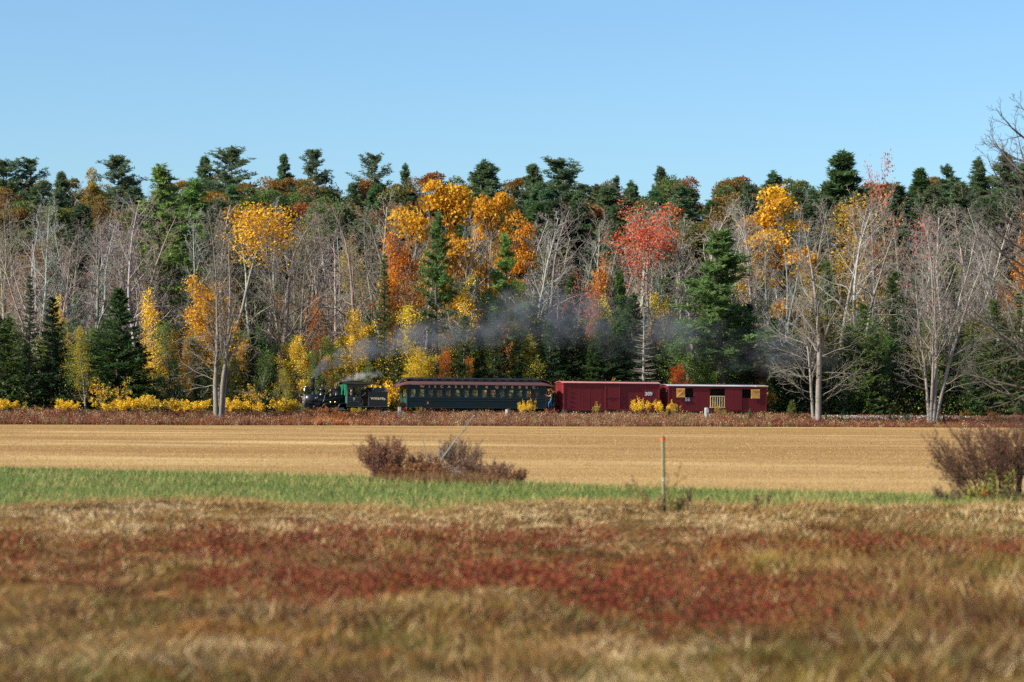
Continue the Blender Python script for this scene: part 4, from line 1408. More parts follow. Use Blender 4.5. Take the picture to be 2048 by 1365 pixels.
def spruce(key, seed, H_=10.0, base=.04, spread=2.0, gap=.26, per=8, droop=.35, ragged=.25, spray=.36, bare=0.0, cone=.85):
    g = np.random.default_rng(seed); r = random.Random(seed)
    trunk = [(0, 0, -.3 + i * H_ / 8, 0, 0, -.3 + (i + 1) * H_ / 8, .14 * (1 - i / 8) + .015, .14 * (1 - (i + 1) / 8) + .015) for i in range(8)]
    segs, P, D, S = [], [], [], []
    z = H_ * base
    while z < H_ - .12:
        t = z / H_
        env = spread * (1 - t) ** cone * (min(1, .7 + t * 3)) + .06
        for k in range(per):
            az = r.uniform(0, 6.28); L = env * r.uniform(1 - ragged, 1.1)
            d = Vector((math.cos(az), math.sin(az), .25 - droop * (1 - t)))
            p = Vector((0, 0, z + r.uniform(-.1, .1))); n = 3
            side = Vector((-math.sin(az), math.cos(az), 0))
            for i in range(n):
                q = p + d.normalized() * (L / n)
                segs.append((*p, *q, .022 * (1 - i / n) + .008, .022 * (1 - (i + 1) / n) + .008))
                d.z += .12
                if r.random() < bare: p = q; continue
                m_ = max(2, int(L / n / .11))
                for _ in range(m_):
                    f = r.random(); sgn = r.choice((-1, 1))
                    c = p.lerp(q, f)
                    dd = d.normalized() * .75 + side * sgn * r.uniform(.2, 1.0) + Vector((0, 0, r.uniform(-.35, .15)))
                    P.append(c); D.append(dd.normalized()); S.append(spray * (.55 + .6 * (1 - t)) * r.uniform(.6, 1.15))
                p = q
            if r.random() >= bare: P.append(p); D.append(d.normalized()); S.append(spray * .7)
        z += gap * r.uniform(.7, 1.3) * (1 - .3 * t)
    for k in range(5): P.append(Vector((0, 0, H_ - .5 + k * .1))); D.append(Vector((r.uniform(-.3, .3), r.uniform(-.3, .3), 1)).normalized()); S.append(.25)
    P = np.array([tuple(p) for p in P]); D = np.array([tuple(p) for p in D]); S = np.array(S)
    pp = np.repeat(P, 4, 0); dd = np.repeat(D, 4, 0) + g.normal(0, .36, (len(P) * 4, 3)); dd /= np.linalg.norm(dd, axis=1, keepdims=True)
    ss = np.repeat(S, 4) * g.uniform(.6, 1.15, len(P) * 4)
    V = needles(pp, dd, ss, ss * .19, g).reshape(-1, 3)
    rr = np.repeat(np.clip(np.repeat(g.random(len(P)), 4) * .6 + g.random(len(pp)) * .4, 0, 1), 4)
    PROTO[key] = (tube_mesh(key + '_trunk', trunk, 6), tube_mesh(key + '_branches', segs, 3), np_mesh(key + '_needles', V, np.arange(len(V)).reshape(-1, 4), [FOL], {'rnd': rr}), H_)

for i in range(4): spruce(f'spruce{i}', 700 + i, 10, .03, (2.0, 1.7, 2.3, 1.9)[i], .25, 8, .38, .3)
for i in range(2): spruce(f'spruce_thin{i}', 720 + i, 12, .12, 1.25, .34, 7, .5, .45, .34, .15)
spruce('hero_spruce', 731, 10, .03, 2.7, .30, 9, .42, .22, .50, 0.0, 1.05)
spruce('dead_spruce', 741, 8, .1, 1.6, .3, 7, .55, .4, .3, 1.0)
PROTO['dead_spruce'] = (PROTO['dead_spruce'][0], PROTO['dead_spruce'][1], None, 8)
for i in range(2): spruce(f'young_spruce{i}', 750 + i, 2.2, .02, .75, .13, 6, .1, .3, .24)


def shrub_proto(key, seed, H_=1.8, spread=.75, n=700, size=.13, stems=9, leafy=True, twigs=True):
    r = random.Random(seed)
    sk = Skel(seed, (.35, .8), (.04, .08, .05, .0), (6, 4, 0, 0), (.5, .5, .5, .5), (.3, .2, .1, .1), (.1, .15, .2, .2), .006, 2, (6, 4, 3, 3))
    for k in range(stems):
        az = r.uniform(0, 6.28); rr = r.random() ** .5 * spread * .5
        sk.grow((rr * math.cos(az), rr * math.sin(az), -.05), (spread * .55 * math.cos(az) * r.random(), spread * .55 * math.sin(az) * r.random(), 1), H_ * r.uniform(.6, 1), .014, 0, .3)
    st, tw = sk.meshes(key)
    c = [t[:3] for t in sk.tips]
    PROTO[key] = (st, tw, leaves(key + '_leaves', c, n, size, .07, seed) if leafy else None, H_)
for i in range(3): shrub_proto(f'leafy_shrub{i}', 800 + i, 1.8, 1.7, 1900, .13, 14)
for i in range(2): shrub_proto(f'thin_shrub{i}', 810 + i, 1.9, 1.0, 620, .12, 8)

KIND_COUNT = {}
TREES = []     # (object, what it looks like, row phrase, px, height) to be labelled together

TOPS = {}
def top_of(key):
    if key not in TOPS:
        z = -1
        for me in PROTO[key][:3]:
            if me is None: continue
            v = np.empty(len(me.vertices) * 3, np.float32); me.vertices.foreach_get('co', v); z = max(z, float(np.percentile(v[2::3], 99.9)))
        TOPS[key] = z
    return TOPS[key]


def plant(name, key, px, base_py, top_py, d, look, row, cat, group, col, bark=(.20, .19, .18), wide=1.0, rz=None, z=None, label=None, lean=0.0, x=None):
    """A copy of a prototype standing d metres away at pixel column px with its top seen at pixel row top_py."""
    tr_, br_, lf_, ph = PROTO[key]; ph = top_of(key)
    b = at(px, 788, d)
    X_ = b.x if x is None else x
    zb = Hs(X_, d) if z is None else z
    zt = at(px, top_py, d).z
    hgt = max(.3, zt - zb); s = hgt / ph
    o = link(name, None, None, (X_, d, zb), (lean, 0, rnd.uniform(0, 6.28) if rz is None else rz))
    o.scale = (s * wide, s * wide, s)
    t_ = link('trunk', tr_, o); t_.color = (*bark, 1)
    if lf_ is None:
        if br_ is not None: c_ = link('crown', br_, o); c_.color = (bark[0] * .95, bark[1] * .92, bark[2] * .9, 1)
    else:
        c_ = link('crown', lf_, o); c_.color = (*col, 1)
        if br_ is not None: b_ = link('branches', br_, c_); b_.color = (*bark, 1); b_['kind'] = 'stuff'
    tag(o, label, cat, group)
    if label is None: TREES.append((o, look, row, px, hgt))
    return o

track_y = lambda x: 214 + x * ST / CT
def depth(px, off):
    """Depth of the point at pixel column px that lies off metres behind the near side of the train."""
    u = (px - 1024.0) / F
    return (214 + off / CT) / (1 - u * ST / CT)
PALE = (.37, .36, .34); GREY = (.245, .238, .225); DARKB = (.09, .078, .068); TAN = (.24, .22, .19)

# ------------------------------------------------------------------ trees: planting
YEL = (.70, .46, .035); GOLD_ = (.52, .27, .02); ORA = (.48, .16, .015); RED = (.32, .055, .03); SAL = (.42, .15, .08); YGR = (.30, .30, .035)
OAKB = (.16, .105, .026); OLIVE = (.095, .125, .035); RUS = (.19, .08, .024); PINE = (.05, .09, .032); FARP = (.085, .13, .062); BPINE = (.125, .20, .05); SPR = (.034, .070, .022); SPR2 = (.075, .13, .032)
jit = lambda c, a=.18: tuple(max(.004, v * (1 + rnd.uniform(-a, a))) for v in c)
GB, GP, GO, GS, GY = 'bare trees of the wood', 'pines on the ridge', 'autumn oaks on the ridge', 'dark spruces along the foot of the wood', 'yellow and orange trees in the wood'

# skyline pines, each with its own outline
for px, ty, key, off, col, wide, lab in (
    (8, 318, 'pine_flat0', 125, FARP, 1.0, 'dark ridge pine cut by the left picture edge'),
    (56, 315, 'pine_flat1', 125, FARP, .9, 'flat-topped dark pine on the skyline near the left picture edge'),
    (118, 345, 'pine_full1', 120, FARP, .9, 'low round dark pine on the ridge between the flat-topped pine and the yellow oak'),
    (232, 310, 'pine_flat2', 118, FARP, .95, 'layered dark pine standing alone on the skyline above the dark spruce'),
    (318, 330, 'pine_tall0', 34, BPINE, 1.0, 'bright green tall pine, topmost of two above the left wood'),
    (383, 358, 'pine_tall1', 58, BPINE, 1.2, 'bright green bushy pine left of the golden crown'),
    (405, 314, 'pine_full2', 125, FARP, .9, 'round dark pine beside the tallest skyline pine on the left'),
    (452, 295, 'pine_flat0', 120, FARP, 1.05, 'tallest dark pine on the left half of the skyline'),
    (563, 310, 'pine_full1', 135, FARP, .75, 'small round pine on the skyline above the locomotive'),
    (622, 298, 'pine_flat2', 125, FARP, .72, 'narrow spiky pine on the skyline straight above the smokestack'),
    (745, 306, 'pine_flat1', 130, FARP, .85, 'broad layered pine on the skyline above the locomotive tank'),
    (806, 328, 'pine_tall1', 135, FARP, .7, 'thin pine tip on the skyline above the coach front'),
    (968, 324, 'pine_full0', 105, FARP, 1.35, 'large dome-shaped dark pine right of the orange oak'),
    (1062, 330, 'pine_full1', 120, FARP, 1.1, 'bushy dark pine joined to the left side of the peaked skyline pine'),
    (1116, 316, 'pine_flat0', 115, FARP, 1.1, 'peaked broad pine on the skyline above the last coach windows'),
    (1230, 352, 'pine_tall2', 130, FARP, .7, 'small pine tip on the skyline above the boxcar 309 door'),
    (1318, 335, 'pine_full2', 140, FARP, .85, 'lone brownish rounded pine on the skyline above the boxcar gap'),
    (1545, 345, 'pine_full0', 120, FARP, 1.2, 'dark pine on the ridge behind the gold crown'),
    (1683, 306, 'pine_full1', 70, PINE, 1.12, 'big dark pine rising above the skyline right of the gold crown'),
    (1838, 338, 'pine_full2', 110, PINE, 1.1, 'dark pine on the ridge right of the pinkish sparse tree'),
    (1893, 330, 'pine_tall0', 118, FARP, 1.2, 'dark pine on the right ridge behind the forked pale tree'),
    (1955, 318, 'pine_full0', 115, FARP, .85, 'pointed dark pine on the skyline near the overhanging twigs'),
    (2008, 308, 'pine_tall1', 112, FARP, 1.25, 'tallest dark pine on the right end of the ridge'),
    (2044, 330, 'pine_full1', 116, FARP, 1.0, 'dark ridge pine cut by the right picture edge')):
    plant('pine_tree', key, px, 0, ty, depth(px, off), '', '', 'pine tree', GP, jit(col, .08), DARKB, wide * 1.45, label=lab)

# hand-placed trees of the wood
for name, key, px, ty, off, col, bark, wide, cat, lab in (
    ('autumn_tree', 'oak1', 172, 336, 112, (.26, .19, .03), DARKB, .55, 'oak tree', 'yellow-green oak crown on the skyline left of the lone layered pine'),
    ('autumn_tree', 'leafy_top0', 438, 402, 14, (.58, .31, .02), GREY, 1.3, 'maple tree', 'gold maple crown above bare trunks left of the smokestack'),
    ('autumn_tree', 'oak0', 893, 345, 22, (.48, .25, .018), DARKB, .82, 'oak tree', 'largest orange oak, its crown above the middle of the coach'),
    ('autumn_tree', 'oak2', 955, 380, 30, (.48, .24, .018), DARKB, .62, 'oak tree', 'orange oak crown joined to the right of the largest orange oak'),
    ('autumn_tree', 'oak3', 1002, 420, 34, (.46, .20, .018), DARKB, .6, 'oak tree', 'orange oak behind the light green pine'),
    ('autumn_tree', 'leafy_round0', 812, 470, 14, ORA, GREY, 0.75, 'maple tree', 'small orange maple between bare trunks above the coach front'),
    ('autumn_tree', 'leafy_top1', 1308, 395, 15, (.50, .10, .04), PALE, 1.25, 'red oak', 'red-crowned oak above the gap between the boxcars'),
    ('autumn_tree', 'leafy_tall1', 1181, 508, 16, ORA, GREY, 0.90, 'maple tree', 'narrow vivid orange maple above the boxcar 309 door'),
    ('autumn_tree', 'oak1', 1588, 374, 38, (.54, .29, .02), DARKB, 1.0, 'oak tree', 'gold rounded crown below the big dark pine'),
    ('autumn_tree', 'leafy_airy', 1782, 305, 28, SAL, TAN, .55, 'poplar tree', 'tall sparse tree with pinkish leaves reaching above the skyline'),
    ('autumn_tree', 'leafy_tall2', 1752, 385, 30, (.38, .22, .03), TAN, 1.35, 'poplar tree', 'yellow-orange tree below the tall sparse pinkish tree'),
    ('autumn_tree', 'leafy_round1', 2072, 420, 16, (.46, .16, .015), DARKB, .85, 'maple tree', 'orange maple at the right picture edge behind overhanging twigs'),
    ('autumn_tree', 'leafy_sparse1', 1990, 560, 12, (.46, .13, .02), DARKB, .9, 'maple tree', 'low sparse red-orange maple beside the right picture edge'),
    ('pine_tree', 'pine_tall1', 872, 425, 9, (.09, .155, .045), DARKB, .85, 'pine tree', 'slim green pine on a tall bare trunk in front of the orange oak'),
    ('pine_tree', 'pine_tall2', 1008, 468, 9, (.14, .23, .055), DARKB, 1.0, 'pine tree', 'light green feathery pine right of the orange oak'),
    ('pine_tree', 'pine_tall0', 1225, 412, 40, (.06, .10, .045), GREY, .7, 'pine tree', 'pale green thin pine behind the red-crowned oak'),
    ('pine_tree', 'pine_full1', 1238, 545, 12, (.07, .13, .025), GREY, .7, 'pine tree', 'yellow-green bushy young pine above boxcar 309'),
    ('pine_tree', 'hero_pine', 1440, 462, 5.5, (.10, .165, .05), DARKB, 1.75, 'pine tree', 'large tiered green pine with bare lower trunk behind boxcar 56'),
    ('spruce_tree', 'hero_spruce', 236, 578, 5, (.035, .075, .02), DARKB, 1.5, 'spruce tree', 'largest dark conical spruce at the left foot of the wood'),
    ('spruce_tree', 'dead_spruce', 1287, 615, 6, SPR, (.30, .29, .28), 1.1, 'dead spruce', 'dead grey spruce with drooping bare twigs above boxcar 309'),
    ('autumn_tree', 'leafy_tall0', 172, 652, 4, (.30, .24, .025), TAN, 1.27, 'birch tree', 'yellow-green leaning birch touching the largest dark spruce'),
    ('autumn_tree', 'leafy_tall1', 318, 575, 9, YEL, GREY, 1.05, 'birch tree', 'yellow birch behind the right flank of the largest dark spruce'),
    ('autumn_tree', 'leafy_tall2', 334, 655, 10, GOLD_, GREY, 0.83, 'birch tree', 'narrow gold birch right of the largest dark spruce'),
    ('autumn_tree', 'leafy_round2', 372, 665, 9, (.52, .24, .02), GREY, 0.90, 'birch tree', 'round orange-yellow birch left of the bare double-trunked tree'),
    ('autumn_tree', 'leafy_round0', 446, 555, 9, GOLD_, GREY, 1.12, 'birch tree', 'gold birch seen through the bare double-trunked tree'),
    ('autumn_tree', 'leafy_round1', 704, 618, 10, YEL, PALE, 1.12, 'birch tree', 'bright yellow birch above the locomotive cab'),
    ('autumn_tree', 'leafy_round2', 640, 590, 24, ORA, GREY, 0.90, 'maple tree', 'dull orange maple deep behind the smokestack'),
    ('autumn_tree', 'leafy_tall0', 832, 610, 7, (.56, .42, .035), PALE, 1.50, 'birch tree', 'tall yellow birch rising behind the smoke at the coach front'),
    ('autumn_tree', 'leafy_round1', 842, 695, 5, (.46, .32, .02), PALE, 1.65, 'birch tree', 'low rounded yellow birch just above the coach roof'),
    ('autumn_tree', 'leafy_tall2', 880, 695, 5.5, (.40, .11, .02), DARKB, 1.05, 'maple tree', 'low red-orange maple beside the low rounded yellow birch'),
    ('autumn_tree', 'leafy_tall1', 935, 548, 9, YEL, PALE, .95, 'birch tree', 'slender bright yellow birch in the smoke above the coach middle'),
    ('autumn_tree', 'leafy_tall0', 900, 565, 11, (.54, .39, .035), PALE, .85, 'birch tree', 'yellow birch just left of the slender bright one'),
    ('autumn_tree', 'leafy_round2', 1030, 568, 10.5, (.54, .42, .045), PALE, .85, 'birch tree', 'broad yellow birch fading orange below, behind drifting smoke'),
    ('autumn_tree', 'leafy_tall2', 1012, 630, 8.5, (.48, .20, .05), PALE, 1.12, 'maple tree', 'salmon-orange maple under the broad yellow birch'),
    ('autumn_tree', 'leafy_sparse0', 1135, 540, 16, (.34, .07, .05), GREY, 1.0, 'maple tree', 'sparse dusky red maple behind the smoke above the coach end'),
    ('autumn_tree', 'leafy_sparse1', 1275, 500, 14, (.36, .08, .04), PALE, 1.0, 'maple tree', 'sparse red-leaved tree below the red-crowned oak'),
    ('autumn_tree', 'leafy_tall1', 1190, 590, 10, (.42, .38, .04), PALE, 0.90, 'birch tree', 'small lemon-yellow birch under the vivid orange maple'),
    ('autumn_tree', 'leafy_round0', 1330, 588, 16, (.46, .33, .03), PALE, 0.83, 'birch tree', 'yellow birch between the dead spruce and the tiered pine'),
    ('autumn_tree', 'leafy_tall0', 940, 712, 5, (.46, .16, .02), DARKB, 0.93, 'maple tree', 'little orange maple just above the coach lettering'),
    ('autumn_tree', 'leafy_round2', 1368, 728, 4, (.42, .09, .02), DARKB, 1.50, 'maple tree', 'small red-orange maple just above boxcar 56'),
    ('autumn_tree', 'leafy_tall1', 1527, 720, 6, (.20, .03, .02), DARKB, 1.20, 'maple tree', 'dark red small maple at the rear end of the train'),
    ('autumn_tree', 'leafy_tall1', 130, 590, 14, YEL, GREY, 0.90, 'birch tree', 'yellow birch between bare trunks left of the largest dark spruce'),
    ('autumn_tree', 'leafy_tall2', 1060, 640, 18, (.45, .33, .03), PALE, 0.90, 'birch tree', 'pale yellow birch behind dark spruces above the coach rear'),
    ('autumn_tree', 'leafy_round1', 1690, 500, 30, (.33, .22, .03), GREY, 1.20, 'birch tree', 'dull yellow tree between the two broad pale bare trees'),
    ('autumn_tree', 'leafy_sparse0', 1520, 470, 20, (.42, .30, .03), GREY, .9, 'birch tree', 'sparse yellow tree right of the tiered pine'),
    ('autumn_tree', 'leafy_sparse1', 1835, 420, 24, (.36, .08, .06), GREY, .9, 'maple tree', 'sparse reddish tree behind the forked pale bare tree'),
    ('autumn_tree', 'leafy_round0', 610, 590, 30, (.42, .19, .02), GREY, 0.90, 'maple tree', 'golden brown maple behind the trunks left of the smokestack'),
    ('autumn_tree', 'leafy_round1', 520, 700, 9, (.10, .17, .03), GREY, 0.90, 'young tree', 'green-leaved young tree left of the locomotive front'),
    ('autumn_tree', 'leafy_tall0', 638, 700, 5, (.09, .15, .03), GREY, 1.35, 'young tree', 'green-leaved young tree directly behind the smokestack'),
    ('autumn_tree', 'leafy_tall2', 575, 735, 5, (.26, .24, .03), GREY, 1.20, 'young tree', 'yellow-green young tree at the locomotive front')):
    plant(name, key, px, 0, ty, depth(px, off), '', '', cat, GY if name == 'autumn_tree' else (GS if 'spruce' in name else GP), col, bark, wide, label=lab)

# ridge canopy: oaks and dark pines, three rows up the hill
def ridge_col(px):
    r = rnd.random()
    if px < 380: return (OAKB, RUS, OLIVE, OAKB, OLIVE)[int(r * 5)]
    if px < 1000: return (OAKB, (.22, .12, .025), OLIVE, RUS)[int(r * 3.8)]
    return (OAKB, OLIVE, OLIVE, OLIVE, OAKB, RUS)[int(r * 6)]
px = -15
k = 0
while px < 2070:
    darkside = .78 if px > 1480 else .7 if 960 < px < 1480 else .34
    for row, off, ty in (('ridge', rnd.uniform(125, 145), 353), ('ridge', rnd.uniform(92, 112), 372), ('slope', rnd.uniform(62, 84), 402)):
        p = px + rnd.uniform(-16, 16); top = ty + rnd.uniform(-9, 9) + (4 if p > 1150 else 0) + (6 if p < 350 else 0)
        dk = rnd.random() < darkside * (1.2 if row == 'slope' or ty == 372 else .12)
        if dk:
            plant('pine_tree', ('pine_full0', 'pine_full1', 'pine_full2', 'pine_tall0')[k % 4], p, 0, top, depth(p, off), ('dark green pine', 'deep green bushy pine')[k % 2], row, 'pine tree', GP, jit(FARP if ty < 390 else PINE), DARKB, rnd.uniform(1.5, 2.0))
        else:
            c = ridge_col(p); nm = 'russet' if c == RUS else 'olive' if c == OLIVE else 'orange' if c == ORA else 'golden brown'
            plant('oak_tree', f'oak{k % 4}', p, 0, top, depth(p, off), nm + ' oak', row, 'oak tree', GO, jit(c), DARKB, rnd.uniform(.95, 1.25))
        k += 1
    px += 40

# light green and yellow saplings filling the lower wood
for i in range(80):
    p = -5 + i * 26 + rnd.uniform(-12, 12)
    c, n_ = rnd.choice((((.14, .20, .04), 'light green'), ((.22, .26, .035), 'yellow-green'), (YEL, 'yellow'), ((.09, .15, .035), 'mid green'), (GOLD_, 'golden'), ((.13, .19, .035), 'light green')))
    if p > 1480: c, n_ = rnd.choice((((.09, .15, .035), 'mid green'), ((.13, .19, .035), 'light green'), ((.24, .16, .03), 'ochre')))
    plant('sapling', (f'leafy_tall{i % 3}', f'leafy_round{i % 3}')[i % 2], p, 0, rnd.uniform(620, 745), depth(p, rnd.uniform(5, 16)), n_ + ' sapling', 'low', 'sapling', 'saplings in the lower wood', jit(c), GREY, rnd.uniform(1.1, 1.6))

# bare trees
front = [14, 44, 76, 92, 112, 150, 176, 205, 262, 284, 312, 338, 398, 462, 505, 531, 548, 592, 604, 648, 668, 694, 736, 764, 803, 845, 912, 962, 1078, 1102, 1108, 1205, 1262, 1345, 1380, 1402, 1500, 1530, 1562, 1660, 1705, 1735, 1770, 1812, 1842, 1900, 1940, 1972, 2005, 2034]
for i, p in enumerate(front):
    wide = i % 5 in (1, 4)
    forked = i % 7 == 3
    key = f'bare_forked{i % 3}' if forked else f'bare_wide{i % 4}' if wide else f'bare_slender{i % 5}'
    look = ('forked bare tree', 'broad bare tree', 'slender bare tree')[0 if forked else 1 if wide else 2]
    tone = rnd.choice((('pale', PALE), ('grey', GREY), ('grey', TAN)))
    if p in (531,): tone = ('dark', DARKB)
    plant('bare_tree', key, p + rnd.uniform(-4, 4), 0, rnd.uniform(378, 470), depth(p, rnd.uniform(8, 30)), tone[0] + ' ' + look, 'edge', 'bare tree', GB, YEL, jit(tone[1], .12), rnd.uniform(.85, 1.1), lean=rnd.gauss(0, .035))
for i in range(66):
    p = -10 + i * 32 + rnd.uniform(-14, 14)
    if 940 < p < 1010: continue
    tone = rnd.choice((('grey', GREY), ('brownish', TAN), ('pale', PALE)))
    plant('bare_tree', (f'bare_wide{i % 4}', f'bare_slender{i % 5}')[i % 2], p, 0, rnd.uniform(385, 450), depth(p, rnd.uniform(32, 58)), tone[0] + (' broad bare tree', ' slender bare tree')[i % 2], 'inside', 'bare tree', GB, YEL, jit(tone[1], .12), rnd.uniform(.9, 1.2), lean=rnd.gauss(0, .04))

# conifers along the foot of the wood
spr = [(12, 640), (-10, 600), (48, 690), (85, 705), (110, 665), (205, 700), (280, 690), (345, 715), (395, 735), (468, 700), (500, 672), (522, 655), (545, 690), (575, 720), (765, 510), (740, 665), (700, 720), (795, 690), (60, 560), (100, 600),
       (655, 730), (905, 690), (925, 640), (960, 660), (985, 615), (1008, 690), (1035, 660), (1058, 615), (1075, 585), (1098, 650), (1122, 640), (1140, 610), (1160, 660), (1178, 690), (1208, 640), (1222, 700), (1250, 615), (1262, 590),
       (1312, 640), (1335, 690), (1352, 720), (1395, 680), (1418, 720), (1480, 650), (1500, 600), (1545, 640), (1572, 700), (1605, 680), (1655, 640), (1690, 660), (1722, 610), (1752, 660), (1790, 640), (1815, 690), (1850, 650), (1885, 660), (1915, 630), (1945, 670), (1985, 600), (2012, 640), (2040, 590), (2062, 560)]
for i, (p, ty) in enumerate(spr):
    thin = ty < 600 and i % 2 == 0
    key = f'spruce_thin{i % 2}' if thin else f'spruce{i % 4}'
    paler = rnd.random() < .3  # a random share of the spruces takes the lighter green
    plant('spruce_tree', key, p + rnd.uniform(-4, 4), 0, ty + rnd.uniform(-8, 8), depth(p, rnd.uniform(4.8, 13)), ('thin' if thin else 'lighter green' if paler else 'dark') + ' spruce', 'foot', 'spruce tree', GS, jit(SPR2 if paler else SPR), DARKB, rnd.uniform(1.05, 1.45))
# second rank, filling the gloom between the trunks
for i in range(34):
    p = -20 + i * 62 + rnd.uniform(-22, 22)
    plant('spruce_tree', f'spruce{i % 4}', p, 0, rnd.uniform(540, 640) if p < 900 else rnd.uniform(520, 600), depth(p, rnd.uniform(22, 40)), rnd.choice(('dark', 'dull green')) + ' spruce', 'inside', 'spruce tree', GS, jit(SPR2), DARKB, rnd.uniform(1.0, 1.4))
# small mixed leafy trees deep in the wood
for i in range(26):
    p = 10 + i * 80 + rnd.uniform(-30, 30)
    c, n_ = rnd.choice(((YGR, 'yellow-green'), (OAKB, 'brown-leaved'), (RUS, 'russet'), ((.36, .20, .03), 'ochre'), (OLIVE, 'olive')))
    plant('autumn_tree', f'leafy_sparse{i % 2}' if i % 3 else f'leafy_round{i % 3}', p, 0, rnd.uniform(430, 560), depth(p, rnd.uniform(30, 58)), n_ + ' autumn tree', 'inside', 'autumn tree', GY, jit(c), GREY, rnd.uniform(.8, 1.1))

# the three big bare trees in front of the train and the one reaching in from the right
def on_stem(sk, x0, hz, n):
    """A point inside the stem that starts nearest to x0, at height hz."""
    S = sk.segs[0]; k = min(range(0, len(S), n), key=lambda i: abs(S[i][0] - x0))
    for g_ in S[k:k + n]:
        if g_[2] <= hz <= g_[5]:
            f = (hz - g_[2]) / max(1e-6, g_[5] - g_[2])
            return Vector(g_[:3]).lerp(Vector(g_[3:6]), f)
    return Vector(S[k][:3])


def hero_bare(px, by, d, name_label, stems, seed, bark, limbs, cat='bare tree', frac=.33):
    """stems: (dx, lean x, lean y, length, radius); limbs: low spreading limbs (height, side, length, rise)."""
    b = at(px, by, d)
    sk = Skel(seed, (.45, .85), (.035, .07, .045, .03), (20, 8, 5, 3), (frac, .5, .5, .45), (.28, .12, .1, .1), (.045, .12, .17, .2), .009)
    for dx, lx, ly, L, r in stems:
        sk.grow((dx, 0, -.2), (lx, ly, 1), L, r, 0, .12)
    st_ends = len(sk.segs[0]) // len(stems)
    n1 = len(sk.segs[1]); sk.up = (0, .03, .02, .0)
    for hz, sx_, L, rise in limbs:
        sk.grow(on_stem(sk, stems[0 if sx_ < 0 else -1][0], hz, st_ends), (sx_, sk.r.uniform(-.6, .5), rise), L, .045, 1, .2)
    sk.segs[0] += [(x_, 0, -.3, x_ * .8, 0, .3, .2, .17) for x_ in np.linspace(stems[0][0], stems[-1][0], 5)]
    sk.segs[2] += sk.segs[1][n1:]; del sk.segs[1][n1:]
    tr_, cr_ = sk.meshes('bare_tree')
    z = min(b.z, Hs(b.x, d))
    o = thing('bare_tree', name_label, cat, (b.x, d, z), 0)
    t_ = link('trunk', tr_, o); c_ = link('crown', cr_, o)
    t_.color = (*bark, 1); c_.color = (*bark, 1)
    return o
R9 = random.Random(91)
hero_bare(436, 834, depth(436, -6.5), 'bare double-trunked grey tree in front of the track left of the locomotive',
          [(-.15, -.02, 0, 12.5, .24), (.18, .05, .02, 15.5, .20), (.32, .13, .1, 10.5, .13)], 905, (.23, .21, .19),
          [(2.2 + i * .45, -1 if i % 3 else 1, R9.uniform(2.2, 3.8), R9.uniform(-.05, .5)) for i in range(11)], frac=.24)
hero_bare(1634, 838, depth(1634, -6.5), 'broad pale bare tree with low spreading limbs just beyond the last boxcar',
          [(-.30, -.10, 0, 11, .17), (.10, .005, .02, 18.2, .30)], 912, (.27, .25, .225),
          [(1.4 + i * .36, -1 if i % 2 else 1, R9.uniform(3.0, 5.2), R9.uniform(.05, .6)) for i in range(17)])
hero_bare(1864, 846, depth(1864, -7.5), 'forked pale bare tree of four trunks at the right end of the field',
          [(-.28, -.04, .05, 14, .17), (-.08, -.005, -.05, 17, .17), (.1, .07, 0, 19, .23), (.26, .20, .05, 17.5, .22)], 921, (.26, .24, .225),
          [(2.6 + i * .42, -1 if i % 2 else 1, R9.uniform(2.5, 4.8), R9.uniform(.0, .6)) for i in range(13)])
# overhanging tree standing outside the frame on the right; its twigs reach in
bx_ = at(2112, 788, 92)
sk = Skel(933, (.5, .95), (.02, .10, .06, .03), (16, 8, 6, 3), (.36, .5, .5, .45), (.12, .1, .1, .1), (.05, .10, .15, .2), .007)
sk.grow((0, 0, -.3), (.02, .02, 1), 13.5, .24, 0, .12)
n1 = len(sk.segs[1])
for i in range(15):
    hz = 1.6 + i * .72
    sk.grow(on_stem(sk, 0, hz, len(sk.segs[0])), (-1, R9.uniform(-.5, .5), R9.uniform(.15, .75) if hz > 5 else R9.uniform(-.1, .3)), R9.uniform(3.4, 5.0) * (1 if hz < 9 else .72), .07, 1, .15)
sk.segs[2] += sk.segs[1][n1:]; del sk.segs[1][n1:]
tr_, cr_ = sk.meshes('bare_tree')
o = thing('bare_tree', 'dark bare tree whose twigs reach in from the right picture edge', 'bare tree', (bx_.x, 92, Hs(bx_.x, 92)))
for n_, me in (('trunk', tr_), ('crown', cr_)): q = link(n_, me, o); q.color = (.10, .088, .078, 1)

